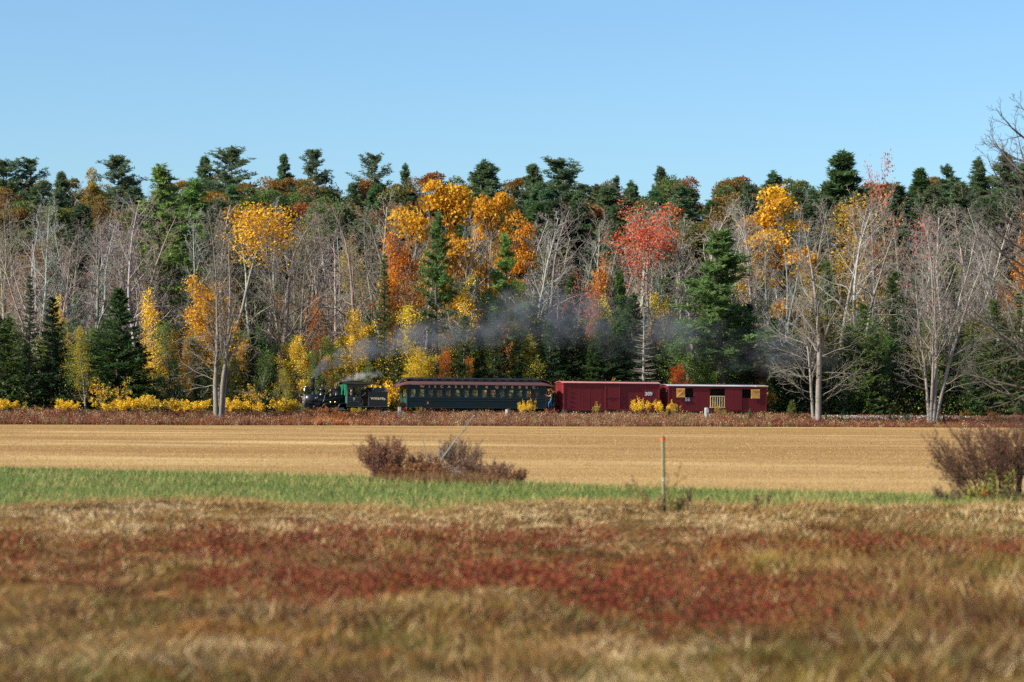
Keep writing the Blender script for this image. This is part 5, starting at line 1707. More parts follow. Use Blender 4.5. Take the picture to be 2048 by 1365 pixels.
# small conifers and yellow shrubs along the line
for i, (p, by, ty, off, key, c, lab) in enumerate((
    (1765, 835, 781, 5.5, 'young_spruce0', (.10, .11, .022), 'young yellow-green spruce between the broad bare tree and the forked one'),
    (1792, 836, 800, 5.0, 'young_spruce1', (.12, .10, .022), 'shorter of two young spruces left of the forked bare tree'),
    (1808, 836, 786, 6.0, 'young_spruce0', (.07, .08, .02), 'thin young spruce just left of the forked bare tree'),
    (1836, 836, 795, 7.0, 'young_spruce1', (.05, .06, .018), 'dim young spruce close beside the forked trunks'),
    (1895, 836, 792, 5.5, 'young_spruce1', (.08, .10, .02), 'young spruce just right of the forked bare tree'),
    (1952, 836, 781, 5.0, 'young_spruce0', (.09, .13, .025), 'bright young spruce at the right end of the line'),
    (1584, 838, 800, -5.2, 'young_spruce0', (.12, .15, .03), 'little yellow-green conifer left of the broad bare tree'),
    (1500, 836, 818, -6.2, 'pine_full0', (.13, .20, .06), 'small green pine seedling in the brush below boxcar 56'),
    (1528, 838, 822, -6.4, 'pine_full1', (.12, .19, .06), 'small green pine seedling at the rear end of boxcar 56'),
    (1652, 842, 826, -7.0, 'pine_full1', (.10, .18, .07), 'green pine seedling at the foot of the broad bare tree'),
    (1684, 844, 828, -7.2, 'pine_full2', (.11, .18, .06), 'green pine seedling a little right of the broad bare tree'),
    (1745, 846, 836, -8.2, 'pine_full0', (.11, .17, .06), 'low green pine seedling in the brush left of the pale stones'),
    (1780, 842, 824, -6.5, 'pine_full2', (.11, .18, .08), 'blue-green pine seedling above the pale stones'),
    (1810, 842, 826, -6.5, 'pine_full1', (.11, .19, .07), 'green pine seedling beside the pale stones'),
    (1888, 844, 830, -7.0, 'pine_full0', (.12, .18, .09), 'pale green seedling right of the forked trunks'))):
    plant('young_conifer', key, p, by, ty, depth(p, off), '', '', 'young conifer', 'young conifers along the line', c, DARKB, 1.35 if key.startswith('pine') else 1.0, label=lab)
for i, (p, ty, off, c, w_, lab) in enumerate((
    (6, 805, -3.6, YEL, 1.0, 'yellow shrub cut by the left picture edge'), (42, 812, -4.2, YEL, .9, 'yellow shrub second from the left picture edge'), (78, 820, -4.0, (.40, .24, .03), .9, 'small dull yellow shrub between the yellow ones at far left'),
    (140, 808, -4.2, YEL, 1.1, 'yellow shrub below the leaning yellow-green birch'), (224, 764, -2.8, (.46, .28, .025), .8, 'tallest yellow shrub in front of the largest dark spruce'), (228, 805, -4.4, YEL, 1.2, 'low yellow shrub under the tallest one'),
    (270, 800, -4.0, YEL, 1.0, 'yellow shrub right of the tallest one'), (312, 800, -4.2, (.50, .34, .035), 1.3, 'rounded yellow shrub halfway between dark spruce and double-trunked tree'), (375, 808, -4.2, YEL, 1.4, 'broad yellow shrub left of the double-trunked tree'),
    (462, 806, -4.0, YEL, 1.2, 'yellow shrub right of the double-trunked tree'), (497, 778, -3.0, (.42, .27, .03), .8, 'upright ochre shrub between double-trunked tree and locomotive'), (540, 806, -4.2, YEL, 1.4, 'broad yellow shrub just ahead of the locomotive'), (578, 812, -4.2, (.48, .34, .04), 1.0, 'yellow shrub touching the locomotive pilot'),
    (660, 818, -4.6, (.40, .15, .03), 1.2, 'orange-brown shrub in front of the driving wheels'), (720, 820, -4.2, (.42, .30, .04), 1.1, 'sparse yellow shrub below the locomotive cab'),
    (838, 818, -4.6, (.38, .24, .03), .9, 'thin ochre shrub below the coach number'), (1052, 806, -4.0, YEL, 1.0, 'left of two yellow shrubs below the coach rear end'), (1066, 802, -3.6, YEL, .8, 'taller yellow shrub beside the trainman'),
    (1192, 808, -4.0, (.42, .34, .04), .8, 'thin yellow sapling in front of the boxcar 309 door'), (1284, 800, -3.6, YEL, 1.15, 'tallest yellow shrub in front of boxcar 309 below its number'), (1326, 804, -3.8, YEL, 1.1, 'yellow shrub at the gap between the boxcars'), (1350, 810, -3.8, (.46, .29, .03), 1.0, 'ochre shrub below the left shutter of boxcar 56'),
    (1436, 808, -4.4, (.42, .26, .03), .9, 'sparse yellow-orange shrub under the railed doorway'), (1446, 822, -5.2, (.26, .28, .03), .9, 'low lime-green shrub under the railed doorway'), (1876, 818, -5.5, (.44, .24, .03), .7, 'sparse ochre sapling beside the forked trunks'),
    (1930, 826, -5.0, (.34, .17, .03), 1.4, 'orange-brown shrub at the right end of the brush'), (1985, 826, -5.5, (.30, .13, .03), 1.4, 'rusty shrub behind the dark thicket'))):
    plant('shrub', ('leafy_shrub0', 'leafy_shrub1', 'leafy_shrub2', 'thin_shrub0', 'thin_shrub1')[(i % 3) if w_ >= 1 else 3 + i % 2], p, 835, ty - (10 if p < 600 else 5), depth(p, off), '', '', 'shrub', 'autumn shrubs along the railway bank', c, DARKB, w_ * (.62 if p > 1030 else 1.25), label=lab)

# sunlit low shrubs behind the train, seen through the coach windows and under its roof line
for i in range(22):
    p = 790 + i * 34 + rnd.uniform(-9, 9)
    c, n_ = ((YEL, 'yellow'), ((.50, .30, .04), 'ochre'), ((.16, .22, .04), 'light green'), ((.40, .14, .04), 'rusty orange'), ((.30, .30, .05), 'yellow-green'))[i % 5]
    plant('shrub', ('leafy_shrub0', 'leafy_shrub1', 'leafy_shrub2')[i % 3], p, 0, rnd.uniform(752, 776), depth(p, rnd.uniform(4.2, 5.6)), n_ + ' shrub', 'behind', 'shrub', 'sunlit shrubs behind the train', jit(c), DARKB, .9)

# labels for the trees of the mass: what it looks like, which row, what it stands over
ZONES = [(0, 30, 'at the left picture edge'), (30, 90, 'left of the yellow birch'), (90, 160, 'over the leaning birch'), (160, 215, 'left of the big dark spruce'), (215, 270, 'straight over the big dark spruce'), (270, 330, 'right of the big dark spruce'), (330, 400, 'over the orange-yellow birch'),
         (400, 480, 'behind the double-trunked tree'), (480, 550, 'well ahead of the locomotive'), (550, 605, 'just ahead of the locomotive'), (605, 655, 'over the smokestack'), (655, 700, 'over the locomotive domes'), (700, 745, 'over the locomotive cab'), (745, 795, 'over the locomotive tank'),
         (795, 840, 'over the coach front'), (840, 880, 'over the first coach window'), (880, 930, 'over the first lettered word'), (930, 985, 'over the middle coach windows'), (985, 1050, 'over the second word on the coach'), (1050, 1105, 'over the coach rear'), (1105, 1150, 'over the trainman'), (1150, 1205, 'over the closed boxcar front'),
         (1205, 1245, 'over the closed boxcar door'), (1245, 1285, 'over the closed boxcar rear'), (1285, 1330, 'over the closed boxcar numerals'), (1330, 1375, 'over the left orange shutter'), (1375, 1420, 'over the shuttered boxcar numerals'), (1420, 1465, 'over the railed doorway'), (1465, 1505, 'over the rear orange shutter'), (1505, 1550, 'over the rear end of the train'), (1550, 1610, 'left of the broad pale tree'),
         (1610, 1660, 'behind the broad pale tree'), (1660, 1720, 'right of the broad pale tree'), (1720, 1780, 'midway between two pale trees'), (1780, 1840, 'left of the forked pale tree'), (1840, 1900, 'behind the forked pale tree'), (1900, 1960, 'right of the forked pale tree'), (1960, 2015, 'over the dark thicket'), (2015, 3000, 'at the right picture edge')]
ROWS = {'edge': "at the wood's edge", 'inside': 'deeper in the wood', 'slope': 'up the slope', 'ridge': 'on the ridge', 'foot': "at the wood's foot", 'low': 'low in the wood', 'behind': 'behind the train'}
byl = {}
for o, look, row, px_, h_ in TREES:
    zn = next((z for a, b, z in ZONES if a <= px_ < b), ZONES[0][2])
    byl.setdefault(f'{look} {ROWS[row]} {zn}', []).append((px_, h_, o))
for lab, L in byl.items():
    L.sort(key=lambda q: q[0])
    if len(L) == 1: L[0][2]['label'] = lab
    elif len(L) == 2:
        if abs(L[0][1] - L[1][1]) > .1 * L[0][1]:
            hi = 0 if L[0][1] > L[1][1] else 1
            L[hi][2]['label'] = 'taller ' + lab; L[1 - hi][2]['label'] = 'shorter ' + lab
        else: L[0][2]['label'] = 'left of two: ' + lab; L[1][2]['label'] = 'right of two: ' + lab
    else:
        for i, q in enumerate(L): q[2]['label'] = ('leftmost ', 'second ', 'third ', 'fourth ', 'fifth ')[min(i, 4)] + lab

# ------------------------------------------------------------------ ground cover
def blades(base, ln, wd, lean, az, col, bend=.5, seg2=False):
    """Narrow bent leaves: base n x 3, length, width, lean (0 upright .. 1 flat), azimuth, colour."""
    n = len(base)
    d = np.stack([np.cos(az) * lean, np.sin(az) * lean, np.sqrt(np.clip(1 - lean ** 2, .02, 1))], 1)
    fa = nr.uniform(0, 2 * math.pi, n)
    side = np.stack([np.cos(fa), np.sin(fa), np.zeros(n)], 1)
    mid = base + d * (ln * .55)[:, None]
    d2 = d + np.stack([np.cos(az), np.sin(az), -.6 * np.ones(n)], 1) * (bend * nr.uniform(.2, 1, n))[:, None]
    d2 /= np.linalg.norm(d2, axis=1, keepdims=True)
    tip = mid + d2 * (ln * .5)[:, None]
    if not seg2:
        h = (wd * .65)[:, None]
        V = np.stack([base - side * h, base + side * h, tip], 1).reshape(-1, 3)
        return V, np.arange(3 * n).reshape(n, 3), np.repeat(col, 3, 0)
    h = (wd * .5)[:, None]
    V = np.stack([base - side * h, base + side * h, mid + side * h * .8, mid - side * h * .8, tip], 1).reshape(-1, 3)
    i = np.arange(n)[:, None] * 5
    T = np.concatenate([i + np.array([[0, 1, 2]]), i + np.array([[0, 2, 3]]), i + np.array([[3, 2, 4]])], 1).reshape(-1, 3)
    return V, T, np.repeat(col, 5, 0)


def leaf_cards(p, sz, col):
    n = len(p)
    a = nr.normal(0, 1, (n, 3)); a /= np.linalg.norm(a, axis=1, keepdims=True)
    b = np.cross(a, nr.normal(0, 1, (n, 3))); b /= np.maximum(np.linalg.norm(b, axis=1, keepdims=True), 1e-6)
    a *= sz[:, None] * .5; b *= sz[:, None] * .3
    V = np.stack([p - a, p + b, p + a, p - b], 1).reshape(-1, 3)
    i = np.arange(n)[:, None] * 4
    T = np.concatenate([i + np.array([[0, 1, 2]]), i + np.array([[0, 2, 3]])], 1).reshape(-1, 3)
    return V, T, np.repeat(col, 4, 0)


def join(parts):
    off = 0; Vs, Ts, Cs = [], [], []
    for V, T, C in parts:
        Vs.append(V); Ts.append(T + off); Cs.append(C); off += len(V)
    return np.concatenate(Vs), np.concatenate(Ts), np.concatenate(Cs)


def stuff(name, label, parts):
    V, T, C = join(parts)
    o = link(name, np_mesh(name, V, T, [BLADE], col=np.clip(C, 0.003, .9)))
    tag(o, label, kind='stuff')
    return o


def palette(n, cols, w, var=.22):
    c = np.array(cols); w = np.array(w, float)
    if w.ndim == 1: idx = nr.choice(len(c), n, p=w / w.sum())
    else:
        cw = np.cumsum(w / w.sum(1, keepdims=True), 1); idx = (nr.random((n, 1)) > cw).sum(1).clip(0, len(c) - 1)
    return c[idx] * (1 + nr.uniform(-var, var, (n, 1)))


# --- meadow: clumps of dry grass, green sedge and red huckleberry
NC = 23500
d_ = 12.6 + (41 - 12.6) * nr.random(NC * 2) ** .8
x_ = d_ * .2118 * nr.uniform(-1.12, 1.12, NC * 2) + nr.uniform(-1.9, 1.9, NC * 2)
ok = d_ < meadow_y(x_) + .6
d_, x_ = d_[ok][:NC], x_[ok][:NC]; NC = len(d_)
pxx, pyy = pix(x_, d_, H(x_, d_))
n1 = vnoise(x_, d_, 1.7, 21); n2 = vnoise(x_, d_, .7, 22); n3 = vnoise(x_, d_, 3.2, 23)
c1 = np.interp(pxx, [0, 400, 700, 1000, 1250, 1600, 2048], [1132, 1145, 1180, 1185, 1212, 1232, 1240])
w1 = np.interp(pxx, [0, 400, 700, 1000, 1250, 1600, 2048], [34, 34, 46, 52, 55, 50, 40])
i1 = np.interp(pxx, [0, 250, 500, 700, 1250, 1600, 1800, 2048], [.85, .8, .9, 1.05, .8, .6, .42, .35])
red = i1 * np.exp(-((pyy - c1 + 26 * (n3 - .5)) / (w1 * 1.15)) ** 2 * 1.2) * sstep(.34, .62, .5 * n1 + .5 * n2)
c2 = np.interp(pxx, [0, 350, 800, 1250, 1500, 1750, 2048], [1100, 1092, 1080, 1094, 1105, 1110, 1114])
i2 = np.interp(pxx, [0, 300, 400, 1200, 1600, 1750, 2048], [.1, .2, .65, .7, .4, .9, .9])
red = np.maximum(red, i2 * np.exp(-((pyy - c2) / 13) ** 2) * sstep(.2, .5, n2))
straw = (1 - sstep(1050, 1105, pyy)) * (1 - .75 * sstep(1250, 1700, pxx))
olive = 1.5 * sstep(1180, 1270, pyy) * (1 - .45 * sstep(.45, .75, n3)) + .8 * sstep(1350, 1900, pxx) * (1 - red)
pal = [(.66, .49, .26), (.36, .215, .08), (.22, .115, .036), (.27, .19, .042), (.13, .13, .026), (.19, .03, .018), (.10, .045, .018), (.33, .145, .035)]
Wt = np.stack([2.6 * straw + .12 + .5 * sstep(1270, 1330, pyy) * n1, .9 * straw + .4, .35 + .3 * straw, .30 + .65 * olive * n1, .05 + 1.3 * olive * sstep(.35, .65, n2), 2.6 * red, .35 + .9 * red * .6 + .75 * olive, .25 + .5 * red], 1)
for j in range(8): Wt[:, j] *= .05 + 2.2 * sstep(.35, .75, vnoise(x_ * .8, d_ * 1.1, .75, 80 + j)) + .25 * vnoise(x_, d_, .25, 90 + j)
ccol = palette(NC, pal, Wt, .16) * (.82 + .0 * n1[:, None])
isred = nr.random(NC) < np.clip(red * .8, 0, .62)
PER = 22
idx = np.repeat(np.arange(NC), PER)
n = len(idx)
rad = nr.uniform(.06, .24, NC)
a = nr.uniform(0, 6.28, n); rr = np.sqrt(nr.random(n)) * rad[idx]
bx_ = x_[idx] + np.cos(a) * rr; by_ = d_[idx] + np.sin(a) * rr
bz = H(bx_, by_) - .02 + .07 * nr.uniform(0, 1, NC)[idx] * np.clip(1 - rr / rad[idx], 0, 1)
wind = 6.28 * vnoise(x_, d_, 2.6, 31)[idx] * 1.3
flat = np.clip(vnoise(x_, d_, 1.3, 33) * 1.3 - .1, .1, .97)[idx]
right = sstep(1350, 1900, pxx)[idx]
flat = flat * (1 - .6 * right) * (1 - .6 * np.clip(red, 0, 1)[idx])
lean = np.clip(.45 + .52 * flat + nr.normal(0, .14, n), .05, .97)
az = np.where(nr.random(n) < .45, wind + nr.normal(0, .9, n), a)
hl_ = nr.uniform(.6, 1.25, NC)[idx]
ln = (.06 + .11 * nr.random(n) + .14 * (nr.random(n) < .02)) * hl_ * (1 + .55 * right) * (1 - .5 * sstep(26, 38, d_)[idx])
wd = nr.uniform(.004, .009, n) * (1 + .02 * d_[idx])
col = ccol[idx] * nr.uniform(.8, 1.2, (n, 1))
col = np.where((nr.random(n) < .12)[:, None], palette(n, pal[:4], [1, 1, .8, .7]) * .82, col)
keep = ~(isred[idx] & (nr.random(n) < .45))
P1 = blades(np.stack([bx_, by_, bz], 1)[keep], ln[keep], wd[keep], lean[keep], az[keep], col[keep], .8)
# red leaves on upright wiry stems
ri = np.where(isred)[0]
K = 22
idr = np.repeat(ri, K); m_ = len(idr)
a = nr.uniform(0, 6.28, m_); rr = np.sqrt(nr.random(m_)) * (rad[idr] + .05)
lp = np.stack([x_[idr] + np.cos(a) * rr, d_[idr] + np.sin(a) * rr, np.zeros(m_)], 1)
lp[:, 2] = H(lp[:, 0], lp[:, 1]) + nr.uniform(.02, .20, m_) * hl_.reshape(-1, PER)[:, 0][idr]
P2 = leaf_cards(lp, nr.uniform(.018, .042, m_), palette(m_, [(.19, .028, .016), (.13, .020, .012), (.22, .06, .02), (.25, .12, .025), (.08, .028, .012)], [1, 1, .6, .3, .7]))
stuff('meadow_grass', 'tangled straw, olive and red-leaved meadow growth across the near ground', [P1, P2])

# scattered tall weeds standing above the meadow (tan stalks)
nt = 260
d2 = 20 + 19.5 * nr.random(nt); x2 = d2 * .2118 * nr.uniform(-1.1, 1.1, nt)
z2 = H(x2, d2)
b2 = np.stack([x2, d2, z2], 1)
P3 = blades(b2, nr.uniform(.14, .34, nt), np.full(nt, .007), nr.uniform(.03, .3, nt), nr.uniform(0, 6.28, nt), palette(nt, pal[:4], [.6, 1, 1, .5]), .2, True)
stuff('tall_grass', 'scattered taller dry grass stalks standing over the meadow', [P3])

# --- fringe of hay where the meadow meets the green strip
nf = 24000
x2 = nr.uniform(-10.5, 10.5, nf); cl_ = vnoise(x2, x2 * 0 + 3, .9, 41)
d2 = meadow_y(x2) - 1.4 + 2.6 * nr.random(nf) ** 1.2 * (.15 + .8 * cl_) * (1 - .6 * sstep(-4, -9, x2))
b2 = np.stack([x2, d2, H(x2, d2) + nr.uniform(-.02, .05, nf) * cl_], 1)
P4 = blades(b2, nr.uniform(.07, .20, nf), nr.uniform(.007, .013, nf), np.clip(nr.normal(.72, .2, nf), .1, .97), nr.normal(.4, 1.2, nf), palette(nf, [(.40, .26, .11), (.28, .165, .06), (.16, .088, .03), (.20, .17, .045)], [1, 1, .5, .35]), .5)
stuff('cut_hay', 'lumps of cut brown hay along the edge of the green strip', [P4])

# --- green strip
ng = 75000
x2 = nr.uniform(-14, 11, ng)
v = nr.random(ng)
e0, e1 = meadow_y(x2), edge_y(x2)
d2 = e0 + v * (e1 - e0)
dry = sstep(.42, .72, vnoise(x2 * .5, d2, .8, 51)) * .75 + .5 * (1 - sstep(.0, .35, v)) * sstep(-6, 2, x2)
w = np.stack([1.1 - .7 * dry, .8 - .4 * dry, .1 + 1.1 * dry, .08 + .3 * dry], 1).clip(.02)
b2 = np.stack([x2, d2, H(x2, d2) - .01], 1)
P5 = blades(b2, nr.uniform(.06, .16, ng) * (1 + .5 * dry), nr.uniform(.008, .014, ng), nr.uniform(.1, .75, ng), nr.uniform(0, 6.28, ng), palette(ng, [(.14, .19, .045), (.10, .155, .04), (.34, .27, .10), (.22, .22, .06)], w), .6)
stuff('green_grass', 'short green grass growing in a strip across the field', [P5])

# --- stubble on the tan field
ns = 125000
q = nr.random(ns)
d2 = 1 / (1 / 205. + q * (1 / 42. - 1 / 205.)) * 1.0
x2 = d2 * .2118 * nr.uniform(-1.1, 1.1, ns)
ok = (d2 > edge_y(x2) + .05) & (d2 < foot_y(x2))
x2, d2 = x2[ok], d2[ok]; ns = len(x2)
row = vnoise(x2 * .22, d2 * (1 + .1 * vnoise(x2, d2, 14, 63)) + .06 * x2, 3.2, 61)
row2 = vnoise(x2 * .05 + d2 * .02, d2, 9, 62)
w = np.stack([.35 + 1.7 * sstep(.45, .7, row) * sstep(.3, .7, row2), .8 + 0 * row, .12 + 1.5 * sstep(.5, .25, row) * sstep(.7, .3, row2), .25 + .5 * row2], 1)
b2 = np.stack([x2, d2, H(x2, d2) - .01], 1)
sc_ = (d2 / 90) ** .5
P6 = blades(b2, nr.uniform(.04, .10, ns) * sc_, nr.uniform(.012, .020, ns) * sc_, nr.uniform(.55, .98, ns), nr.uniform(0, 6.28, ns), palette(ns, [(.44, .30, .12), (.38, .245, .085), (.29, .17, .055), (.39, .25, .09)], w, .15), .4)
stuff('stubble', 'short tan stubble covering the mown field', [P6])

# --- brush on the railway bank
nb = 9000
t_ = nr.uniform(-58, 62, nb); so = FOOT + .3 + (-3.0 - FOOT) * nr.random(nb) ** 1.25
gx_ = CT * t_ - ST * so; gy_ = 214 + ST * t_ + CT * so
pb, _ = pix(gx_, gy_, np.zeros(nb))
br_n = vnoise(t_, so * 2, 1.8, 71); br_m = vnoise(t_, so * 0, .9, 72)
orange = np.exp(-((pb - 675) / 60) ** 2) * .9
redr = sstep(1380, 1560, pb) * .9 + .5 * (1 - sstep(150, 420, pb)) + .35 * sstep(-6, FOOT, so)
green = sstep(.62, .8, br_n) * .5 + .35 * sstep(1400, 1500, pb) * br_m
bw = np.stack([1.0 + 0 * pb, .6 * sstep(760, 900, pb) * (1 - sstep(1400, 1550, pb)) + .25, .9 * redr + .25, 3.0 * orange + .12, green, .28 + 0 * pb], 1)
bc_ = palette(nb, [(.19, .085, .045), (.29, .17, .095), (.17, .042, .026), (.40, .13, .035), (.16, .17, .045), (.40, .29, .16)], bw, .2)
hb = (.22 + .38 * nr.random(nb) ** 1.5) * (.75 + .5 * br_m) * (1 - .45 * sstep(-5.5, -3.2, so)) * (1 - .35 * sstep(1560, 1650, pb))
PB = 11
idx = np.repeat(np.arange(nb), PB); n = len(idx)
bb = np.stack([gx_[idx] + nr.normal(0, .14, n), gy_[idx] + nr.normal(0, .14, n), np.zeros(n)], 1)
bb[:, 2] = H(bb[:, 0], bb[:, 1]) - .03
P7 = blades(bb, hb[idx] * nr.uniform(.7, 1.35, n), nr.uniform(.018, .034, n), nr.uniform(.05, .5, n), nr.uniform(0, 6.28, n), bc_[idx] * nr.uniform(.6, 1.25, (n, 1)), .2)
KL = 9
idx = np.repeat(np.arange(nb), KL); n = len(idx)
lp = np.stack([gx_[idx] + nr.normal(0, .17, n), gy_[idx] + nr.normal(0, .17, n), np.zeros(n)], 1)
lp[:, 2] = H(lp[:, 0], lp[:, 1]) + hb[idx] * nr.uniform(.3, 1.15, n)
P8 = leaf_cards(lp, nr.uniform(.06, .13, n), bc_[idx] * nr.uniform(.7, 1.5, (n, 1)))
stuff('undergrowth', 'red-brown autumn brush along the railway bank', [P7, P8])

# --- low growth and fallen leaves between the trunks behind the train
nb = 7500
t_ = nr.uniform(-62, 66, nb); so = 4.5 + 34 * nr.random(nb) ** 1.6
gx_ = CT * t_ - ST * so; gy_ = 214 + ST * t_ + CT * so
fc = palette(nb, [(.15, .085, .03), (.13, .19, .045), (.24, .14, .04), (.42, .28, .04), (.09, .14, .035)], [.7, 1.3, .5, .5, 1.2])
idx = np.repeat(np.arange(nb), 12); n = len(idx)
hh = nr.uniform(.4, 3.4, nb)
lp = np.stack([gx_[idx] + nr.normal(0, .5, n), gy_[idx] + nr.normal(0, .5, n), np.zeros(n)], 1)
lp[:, 2] = H(lp[:, 0], lp[:, 1]) + hh[idx] * nr.uniform(.0, 1.0, n)
P9 = leaf_cards(lp, nr.uniform(.10, .24, n), fc[idx] * nr.uniform(.6, 1.4, (n, 1)))
stuff('forest_undergrowth', 'low leafy growth between the trunks behind the train', [P9])

# --- pale ballast stones showing on the bank to the right
m = MB()
for k in range(900):
    t = rnd.uniform(28, 44) if k < 700 else rnd.uniform(-24, 28); so = rnd.uniform(-5.6, -2.6)
    x, y = CT * t - ST * so, 214 + ST * t + CT * so
    r_ = rnd.uniform(.05, .14)
    mt = Matrix.Translation((x, y, Hs(x, y) + r_ * .3)) @ Euler((rnd.random() * 6, rnd.random() * 6, rnd.random() * 6)).to_matrix().to_4x4() @ Matrix.Diagonal((r_, r_ * rnd.uniform(.6, 1), r_ * rnd.uniform(.45, .8), 1))
    bmesh.ops.create_icosphere(m.bm, subdivisions=1, radius=1, matrix=mt)
o = m.build('ballast_stones', simple('pale_stone', (.42, .38, .37), .9, .15, var=.3, scale=1.5)); tag(o, 'loose pale stones along the track shoulder', kind='stuff')

# ------------------------------------------------------------------ posts, stake, weeds, bushes
def post(px, by, d, h, r, lab, col, square=False):
    b = at(px, by, d); z = Hs(b.x, d) - .1
    o = thing('wooden_post', lab, 'post', (b.x, d, z), rnd.uniform(0, 1), 'pale posts along the railway bank')
    m = MB(); n = 10
    if square: m.box(-r, r, -r, r, 0, h, .02)
    else: m.lathe([(r * 1.04, 0), (r, h * .3), (r * 1.02, h * .7), (r * .95, h - .03), (r * .8, h), (.0001, h - .02)], 'Z', n=12)
    for v in m.bm.verts: v.co += Vector((rnd.uniform(-.012, .012), rnd.uniform(-.012, .012), 0))
    m.build('shaft', simple('weathered_post', col, .9, .15, var=.5, scale=7, bump=.4), o)
    m = MB(); m.box(-r * .7, r * .7, -r * 1.12, -r * .98, h * .55, h * .9, .005); m.build('bleached_face', simple('bleached_wood', tuple(min(.6, c * 1.5) for c in col), .9, .1, var=.3, scale=10), o)
    return o
post(1413, 830, depth(1413, -5.2), 1.0, .19, 'pale grey weathered post standing in the brush below boxcar 56', (.24, .25, .26))
post(799, 838, depth(799, -5.5), .95, .13, 'grey-white post in the brush below the coach front platform', (.23, .23, .22), True)
post(1014, 833, depth(1014, -5.0), .72, .15, 'short whitish post in the brush below the middle of the coach', (.25, .25, .25))

b = at(1328, 1032, 35.5)
stk = thing('survey_stake', 'tall grey wooden stake with orange top standing in the meadow', 'stake', (b.x, 35.5, Hs(b.x, 35.5) - .05))
stk.rotation_euler = (0, -.022, .5)
m = MB(); m.box(-.018, .018, -.018, .018, 0, 1.16, .003); m.build('shaft', simple('weathered_stake', (.20, .185, .10), .85, .15, var=.35, scale=7, stretch=(6, 6, .8)), stk)
m = MB(); m.box(-.023, .023, -.023, .023, 1.155, 1.20, .004); m.build('painted_top', simple('orange_marking_paint', (.75, .10, .015), .6, .3, var=.15), stk)
m = MB(); m.box(-.0225, .0225, -.0225, .0225, 1.2005, 1.222, .004); m.build('bare_end', simple('grey_end', (.13, .12, .10), .9, .1), stk)
m = MB(); m.box(-.0225, .0225, -.0225, .0225, 0, .30, .003); m.build('damp_foot', simple('damp_wood', (.07, .05, .035), .9, .1, var=.4), stk)
m = MB(); m.box(-.032, .0, -.032, -.024, .56, .60, .002); m.build('tag', LAMP, stk)


def weed(px, by, d, h, lab, n, seed, col, spread=.25):
    b = at(px, by, d); r = random.Random(seed)
    o = thing('dry_weed', lab, 'weed', (b.x, d, Hs(b.x, d) - .03), 0, 'dry weeds beside the stake')
    sk = Skel(seed, (.25, .6), (.02, .06, .04, 0), (5, 3, 0, 0), (.35, .5, .5, .5), (.45, .2, .1, .1), (.07, .12, .2, .2), .003, 2, (6, 3, 2, 2))
    for k in range(n): sk.grow((r.gauss(0, .05), r.gauss(0, .05), 0), (r.gauss(0, spread), r.gauss(0, spread), 1), h * r.uniform(.6, 1), .005, 0, .5)
    q = tube_mesh('dry_weed_stem', sk.segs[0] + sk.segs[1], 4); s_ = link('stem', q, o); s_['kind'] = 'stuff'; s_.color = (*col, 1)
    lv = leaves('dry_weed_leaves', [t[:3] for t in sk.tips], 40 * n, .035, .02, seed); l_ = link('leaves', lv, o); l_.color = (*col, 1)
weed(1283, 1025, 35.2, .52, 'thin brown weed left of the stake', 3, 51, (.22, .14, .06), .12)
weed(1342, 1025, 35.8, .78, 'tall brown weed just right of the stake', 2, 52, (.24, .15, .06), .06)
weed(1356, 1028, 35.4, .38, 'olive-green tuft at the foot of the stake', 16, 53, (.18, .16, .05), .32)
weed(1385, 1026, 35.3, .42, 'dark-headed weed leaning right of the stake', 4, 54, (.10, .065, .04), .2)
weed(1300, 1026, 35.6, .30, 'low weed between the stake and the thin brown weed', 4, 55, (.25, .16, .07), .2)
weed(1132, 1075, 31, .34, 'single tall brown weed standing in the meadow left of the stake', 2, 56, (.13, .075, .04), .08)
weed(1520, 1040, 34, .33, 'brown weed in the meadow right of the stake', 4, 57, (.16, .10, .05), .2)


def bush(name, px, by, d, h, wide, lab, seed, stems, twig, leafcol=None, nleaf=0, size=.05, lean=(0, 0), group=None, lv3=3, rad=.012):
    b = at(px, by, d)
    o = thing(name, lab, 'bush', (b.x, d, Hs(b.x, d) - .05), 0, group)
    r = random.Random(seed)
    sk = Skel(seed, (.25, .7), (.02, .06, .05, .03), (9, 6, lv3, 0), (.5, .55, .5, .5), (.25, .15, .1, .1), (.08, .13, .17, .2), .0035, 3, (7, 5, 3, 2))
    for k in range(stems):
        az = r.uniform(0, 6.28); rr = wide * .22 * r.random() ** .5; sp = wide / h * .45
        sk.grow((rr * math.cos(az), rr * math.sin(az), 0), (sp * math.cos(az) * r.uniform(.3, 1) + lean[0], sp * math.sin(az) * r.uniform(.3, 1) + lean[1], 1), h * r.uniform(.6, .95), rad, 0, .3)
    st = tube_mesh('bush_stem', sk.segs[0] + sk.segs[1], 4); s_ = link('stem', st, o); s_.color = (*twig, 1); s_['kind'] = 'stuff'
    tw = tube_mesh('bush_twigs', sk.segs[2], 3); t_ = link('twigs', tw, o); t_['kind'] = 'stuff'; t_.color = (*twig, 1)
    if nleaf:
        lv = leaves('bush_leaves', [t[:3] for t in sk.tips if t[3] >= 1], nleaf, size, .03, seed); l_ = link('leaves', lv, o); l_.color = (*leafcol, 1)
    return o

